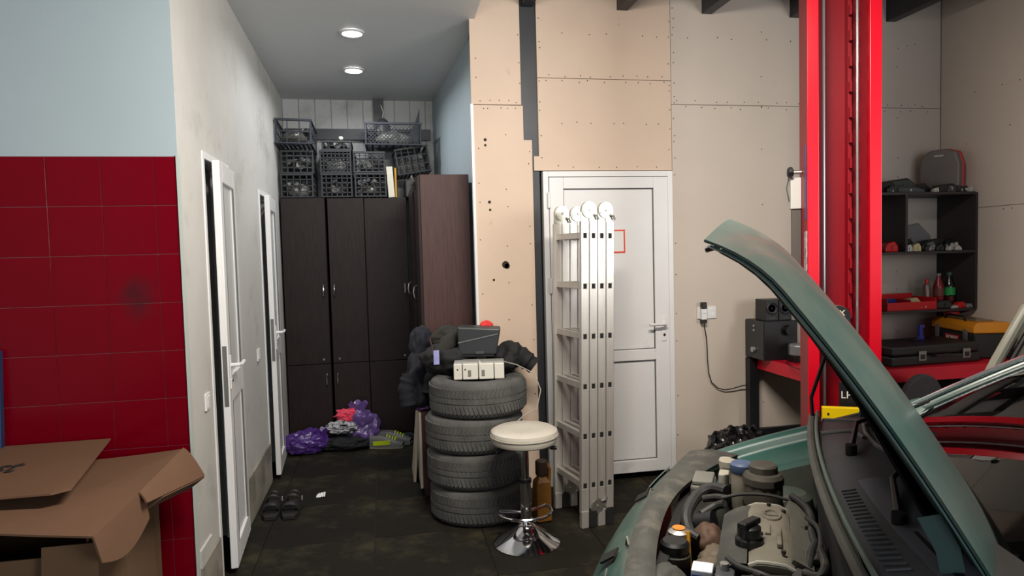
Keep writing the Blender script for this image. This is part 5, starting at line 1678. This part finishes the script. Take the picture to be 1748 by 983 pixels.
for i in range(20):
    u_ = .66 + .016 * i
    MB().add(*[(lambda P0, P1: ([P0 + Vector((0, -.0022, .004)), P0 + Vector((0, .0022, .004)), P1 + Vector((0, .0022, .004)), P1 + Vector((0, -.0022, .004)), P0 + Vector((0, -.0022, .0)), P0 + Vector((0, .0022, .0)), P1 + Vector((0, .0022, .0)), P1 + Vector((0, -.0022, .0))],
             [(0, 1, 2, 3), (7, 6, 5, 4), (0, 4, 5, 1), (1, 5, 6, 2), (2, 6, 7, 3), (3, 7, 4, 0)]))(Vector(cowl(u_, .08)), Vector(cowl(u_, .24)))][0]).build('grille_slat', cowl_m, cw)
for pv, tip, el in (((.13, .52, .965), (-.02, -.02, 1.00), (.11, .30, .985)), ((.17, -.02, .965), (-.06, -.52, 1.00), (.13, -.26, .985))):
    wp = MB().tube([pv, el, tip], [.010, .007, .005], 8).build('wiper', black_metal, car, smooth=True)
    d_ = (Vector(tip) - Vector(el)).normalized()
    MB().tube([Vector(tip) - d_ * .30 + Vector((-.02, 0, -.012)), Vector(tip) + d_ * .10 + Vector((-.02, 0, -.008))], .006, 6).build('wiper_blade', black_plastic, wp)
    MB().cyl(Vector(pv) - Vector((0, 0, .02)), Vector(pv) + Vector((0, 0, .012)), .016, n=14).build('wiper_pivot', black_plastic, wp, smooth=True)
# ---- windscreen
def ws(u, v):
    k_ = 2 * u - 1
    hw = .725 - .135 * v
    b_ = BC + k_ * hw
    a = .030 - .12 * k_ * k_ + (-.72 - .03 * k_ * k_) * v
    z = .950 + .43 * v - .018 * v * v - .012 * k_ * k_ + .015 * math.sin(v * math.pi)
    return (a, b_, z)


MB().sheet(ws, 24, 16, .004).build('windscreen', glass_mat('windscreen_glass', (.78, .82, .80), .015, 1.52), car, smooth=True)
for u_, nm in ((0.0, -1), (1.0, 1)):
    P = [Vector(ws(u_, i / 10)) + Vector((-.02, nm * .022, -.004)) for i in range(11)]
    P[0] += Vector((.05, nm * .01, -.035))
    pil = MB().tube(P, .030, 12).build('a_pillar', paint, car, smooth=True)
    MB().tube([Vector(ws(u_, i / 10)) + Vector((.004, nm * .010, .020)) for i in range(11)], .010, 8).build('pillar_sheen_strip', M('sheen_strip', (200, 214, 220), .15, .9), pil, smooth=True)  # bright strip added for the sky's reflection in the glossy pillar paint
    MB().tube([Vector(ws(u_, i / 10)) + Vector((-.012, -nm * .022, -.012)) for i in range(11)], .016, 8).build('pillar_lining', M('dark_lining', (44, 46, 42), .7), pil, smooth=True)
# ---- roof and rear of the body
MB().sheet(lambda u, v: (lambda k_: (-.69 - .04 * k_ * k_ - 1.15 * v, BC + k_ * (.600 + .02 * math.sin(v * 3.14)), 1.372 + .03 * math.sin(v * math.pi) - .035 * k_ * k_ - .02 * v))(2 * u - 1), 16, 14, .012).build('roof', paint, car, smooth=True)
MB().sheet(lambda u, v: (lambda k_: (-1.84 - .04 * k_ * k_ * 0 - .52 * v, BC + k_ * (.60 + .09 * v), 1.35 - .035 * k_ * k_ - .40 * v))(2 * u - 1), 12, 8, .005).build('rear_window', glass_mat('windscreen_glass', (.78, .82, .80)), car, smooth=True)
MB().sheet(lambda u, v: (lambda k_: (-2.36 - .55 * v, BC + k_ * .74, .95 - .02 * v - .03 * k_ * k_))(2 * u - 1), 12, 6, .006).build('boot_lid', paint, car, smooth=True)
MB().sheet(lambda u, v: (lambda k_: (-2.93 + .10 * (k_ * k_) + .03 * v, BC + k_ * .80, .92 - .68 * v))(2 * u - 1), 12, 6, .006).build('rear_bumper', paint, car, smooth=True)
def side_panel(sgn, a0, a1, name):
    return MB().sheet(lambda u, v: (a0 + (a1 - a0) * u, BC + sgn * (.74 + .105 * math.sin(min(1, v * 1.6) * 1.57) - .05 * max(0, v - .7)), .945 - .70 * v), 12, 12, .006).build(name, paint, car, smooth=True)


side_panel(1, -.13, -1.12, 'door')
for sgn in (-1, 1):
    side_panel(sgn, -1.13, -2.02, 'rear_door')
    MB().sheet(lambda u, v: (-2.03 - .92 * u, BC + sgn * (.74 + .105 * math.sin(min(1, v * 1.6) * 1.57)), max(.945 - .70 * v, .27 + .34 * math.sqrt(max(0, 1 - ((-2.03 - .92 * u + 2.35) / .34) ** 2)) if v > .3 else 0)), 24, 12, .006).build('quarter_panel', paint, car, smooth=True)
    MB().tube([(-.72, BC + sgn * .60, 1.345), (-1.2, BC + sgn * .62, 1.36), (-1.84, BC + sgn * .60, 1.33), (-2.36, BC + sgn * .69, .95)], .022, 10).build('roof_rail', paint, car, smooth=True)
    MB().tube([(-1.12, BC + sgn * .75, .94), (-1.16, BC + sgn * .68, 1.15), (-1.18, BC + sgn * .62, 1.35)], .028, 8).build('b_pillar', M('dark_lining', (44, 46, 42), .7), car, smooth=True)
    MB().box(-2.0, -.1, BC + sgn * .76 - .06, BC + sgn * .76 + .06, .20, .27).build('sill', paint, car, bevel=.02)
MB().box(-2.4, -.1, -.66, .66, .22, .26).build('cabin_floor', M('black_under_tray', (12, 12, 12), .9), car)
# wheels
for a in (.38, -2.35):
    for sgn in (-1, 1):
        wl_ = MB().lathe([(.20, -.08), (.27, -.085), (.292, -.06), (.295, 0), (.292, .06), (.27, .085), (.20, .08)], 40, M4=rm((R(90), 0, 0), (a, BC + sgn * .72, .296)), closed=True).build('wheel', rubber, car, smooth=True)
        MB().lathe([(0, -.045), (.05, -.05), (.15, -.02), (.19, -.06), (.205, -.08), (.205, .08), (0, .02)], 28, M4=rm((R(90 * sgn), 0, 0), (a, BC + sgn * .72, .296))).build('wheel_rim', alu_dull, wl_, smooth=True)
# ---- open door on the far side
dm = Matrix.Translation((-.13, -.72, 0)) @ Matrix.Rotation(R(20), 4, 'Z')
do = MB().sheet(lambda u, v: dm @ Vector((-1.0 * u, -.02 - .07 * math.sin(min(1, v * 1.6) * 1.57), .945 - .66 * v)), 10, 10, .05).build('door', paint, car, smooth=True)
fr_m = M('grey_beige_frame', (120, 118, 106), .5, var=.15, scale=10)
fr_pts = [(-.20, .0, .94), (-.275, .02, 1.12), (-.37, .04, 1.32), (-.42, .05, 1.345), (-.98, .06, 1.33), (-1.0, .0, .94)]
MB().tube([dm @ Vector(p_) for p_ in fr_pts], .020, 10).build('window_frame', fr_m, do, smooth=True)
MB().tube([dm @ (Vector(p_) + Vector((-.03 if i < 4 else .03, .01, -.0 if i in (0, 5) else -.03))) for i, p_ in enumerate(fr_pts)], .010, 8).build('window_seal', black_plastic, do, smooth=True)
MB().tube([dm @ Vector((-.02, 0, .945)), dm @ Vector((-.12, .0, 1.0)), dm @ Vector((-.20, .0, 1.03))], .018, 8).build('mirror_corner', black_plastic, do, smooth=True)
MB().add([dm @ (Vector(p_) + Vector((0, .004, 0))) for p_ in fr_pts] + [dm @ (Vector(p_) + Vector((0, -.001, 0))) for p_ in fr_pts], [(0, 1, 2, 3, 4, 5), (11, 10, 9, 8, 7, 6)] + [(i, i + 6, (i + 1) % 6 + 6, (i + 1) % 6) for i in range(6)]).build('window_pane', glass_mat('windscreen_glass', (.78, .82, .80)), do)
# ---- interior
dash_m = M('dark_dashboard', (40, 42, 40), .7, var=.15, scale=6)
MB().sheet(lambda u, v: (-.09 - .12 * (2 * u - 1) ** 2 - .42 * v, -.58 + 1.29 * u, .935 + .015 * math.sin(v * 3) - .10 * max(0, v - .7) * 3), 16, 10, .10).build('dashboard', dash_m, car, smooth=True)
st = [(-.66 + .07 * math.sin(a), .32 + .18 * math.cos(a), .93 + .17 * math.sin(a)) for a in [2 * math.pi * i / 28 for i in range(28)]]
sw = MB().tube(st, .014, 8, closed=True).build('steering_wheel', black_plastic, car, smooth=True)
MB().tube([(-.64, .32, .93), (-.45, .32, .85)], .035, 10).build('steering_hub', black_plastic, sw, smooth=True)
MB().tube([(-.65, .15, .93), (-.645, .32, .93), (-.65, .49, .93)], .014, 8).build('spoke', black_plastic, sw, smooth=True)
seat_m = M('beige_grey_seat', (128, 118, 102), .85, var=.15, scale=12)
for b_ in (-.35, .35):
    s1 = MB().obox((-1.02, b_, .46), (.52, .46, .16), (0, R(-8), 0)).build('car_seat', seat_m, car, bevel=.05, seg=3)
    MB().obox((-1.30, b_, .80), (.14, .46, .62), (0, R(-16), 0)).build('seat_back', seat_m, s1, bevel=.05, seg=3)
    MB().obox((-1.40, b_, 1.18), (.09, .26, .17), (0, R(-12), 0)).build('headrest', seat_m, s1, bevel=.035, seg=3)
mir = MB().obox((-.55, 0, 1.26), (.03, .22, .065), (0, R(10), 0)).build('rear_mirror', black_plastic, car, bevel=.01)
MB().cyl((-.535, 0, 1.27), (-.50, 0, 1.285), .008, n=8).build('mirror_stem', black_plastic, mir)
# ---- raised bonnet
hd, hn = Vector((.563, 0, .826)), Vector((-.826, 0, .563))
HL = .875


def bonnet(u, v, lift=0.0, inset=0.0):
    k_ = 2 * u - 1
    hw = (.705 - inset) - .07 * v ** 2
    s_ = HL * v * (1 - inset * .06) + .035 * (1 - k_ * k_) * v ** 3
    crown = .078 * (1 - abs(k_) ** 2.6) * (1 - .25 * v)
    arc = .022 * math.sin(v * math.pi)
    tip = -.055 * max(0, (v - .80) / .20) ** 2
    p = Vector((-.016, BC + k_ * hw, .897)) + hd * s_ + hn * (crown + arc + tip + lift)
    return p


bn = MB().sheet(lambda u, v: bonnet(u, v), 40, 30, -.006).build('bonnet', paint, car, smooth=True, angle=50)
# folded edge flange, inner frame and insulation mat
for k_ in (0.0, 1.0):
    MB().sheet(lambda u, v: bonnet(abs(k_ - .045 * u), v * .97 + .01, -.008 - .022 * u), 3, 26, .004).build('edge_flange', M('deep_green_flange', (22, 62, 58), .4, var=.1, scale=5), bn, smooth=True)
MB().sheet(lambda u, v: bonnet(.035 + .93 * u, .02 + .93 * v, -.032), 24, 20, .006).build('inner_skin', M('dark_green_inner', (28, 58, 54), .5, var=.2, scale=6), bn, smooth=True)
MB().sheet(lambda u, v: bonnet(.09 + .82 * u, .06 + .87 * v, -.040 - .040 * (1 - v) - .008 * math.sin(u * 9) * math.sin(v * 8)), 26, 22, .006).build('insulation_mat', M('black_insulation', (20, 21, 20), .9, var=.3, scale=8), bn, smooth=True)
MB().tube([bonnet(.42, .95, -.07), bonnet(.42, .97, -.12), bonnet(.5, .97, -.13), bonnet(.58, .97, -.12), bonnet(.58, .95, -.07)], .007, 8).build('striker', black_metal, bn, smooth=True)
for u_, v_ in ((.06, .90), (.07, .80), (.05, .62)):
    p_ = bonnet(u_, v_, -.045)
    MB().lathe([(.016, 0), (.018, .006), (.012, .018), (0, .02)], 12, M4=rm((0, R(-90 - 34), 0), p_)).build('rubber_stop', black_plastic, bn, smooth=True)
MB().tube([(.245, -.545, .905), (.25, -.56, 1.0), bonnet(.06, .42, -.04)], .007, 8).build('bonnet_stay', black_metal, car, smooth=True)
MB().tube([(.07, BC - .705, .905), (.06, BC - .695, .97), (.02, BC - .67, 1.02), bonnet(.04, .16, -.04)], .016, 8).build('bonnet_hinge', M('deep_green_flange', (22, 62, 58), .4), car, smooth=True)
ph_ = [Vector((.115, .735, 1.06)), Vector((.085, .74, 1.00)), Vector((.075, .745, .94)), Vector((.075, .75, .88))]
MB().sheet(lambda u, v: ph_[min(int(u * 3), 2)].lerp(ph_[min(int(u * 3), 2) + 1], u * 3 - min(int(u * 3), 2)) + Vector((-.02 + .04 * v, .0, -.012 * v)), 9, 2, .004).build('bonnet_hinge', M('deep_green_flange', (22, 62, 58), .4), car, smooth=True)
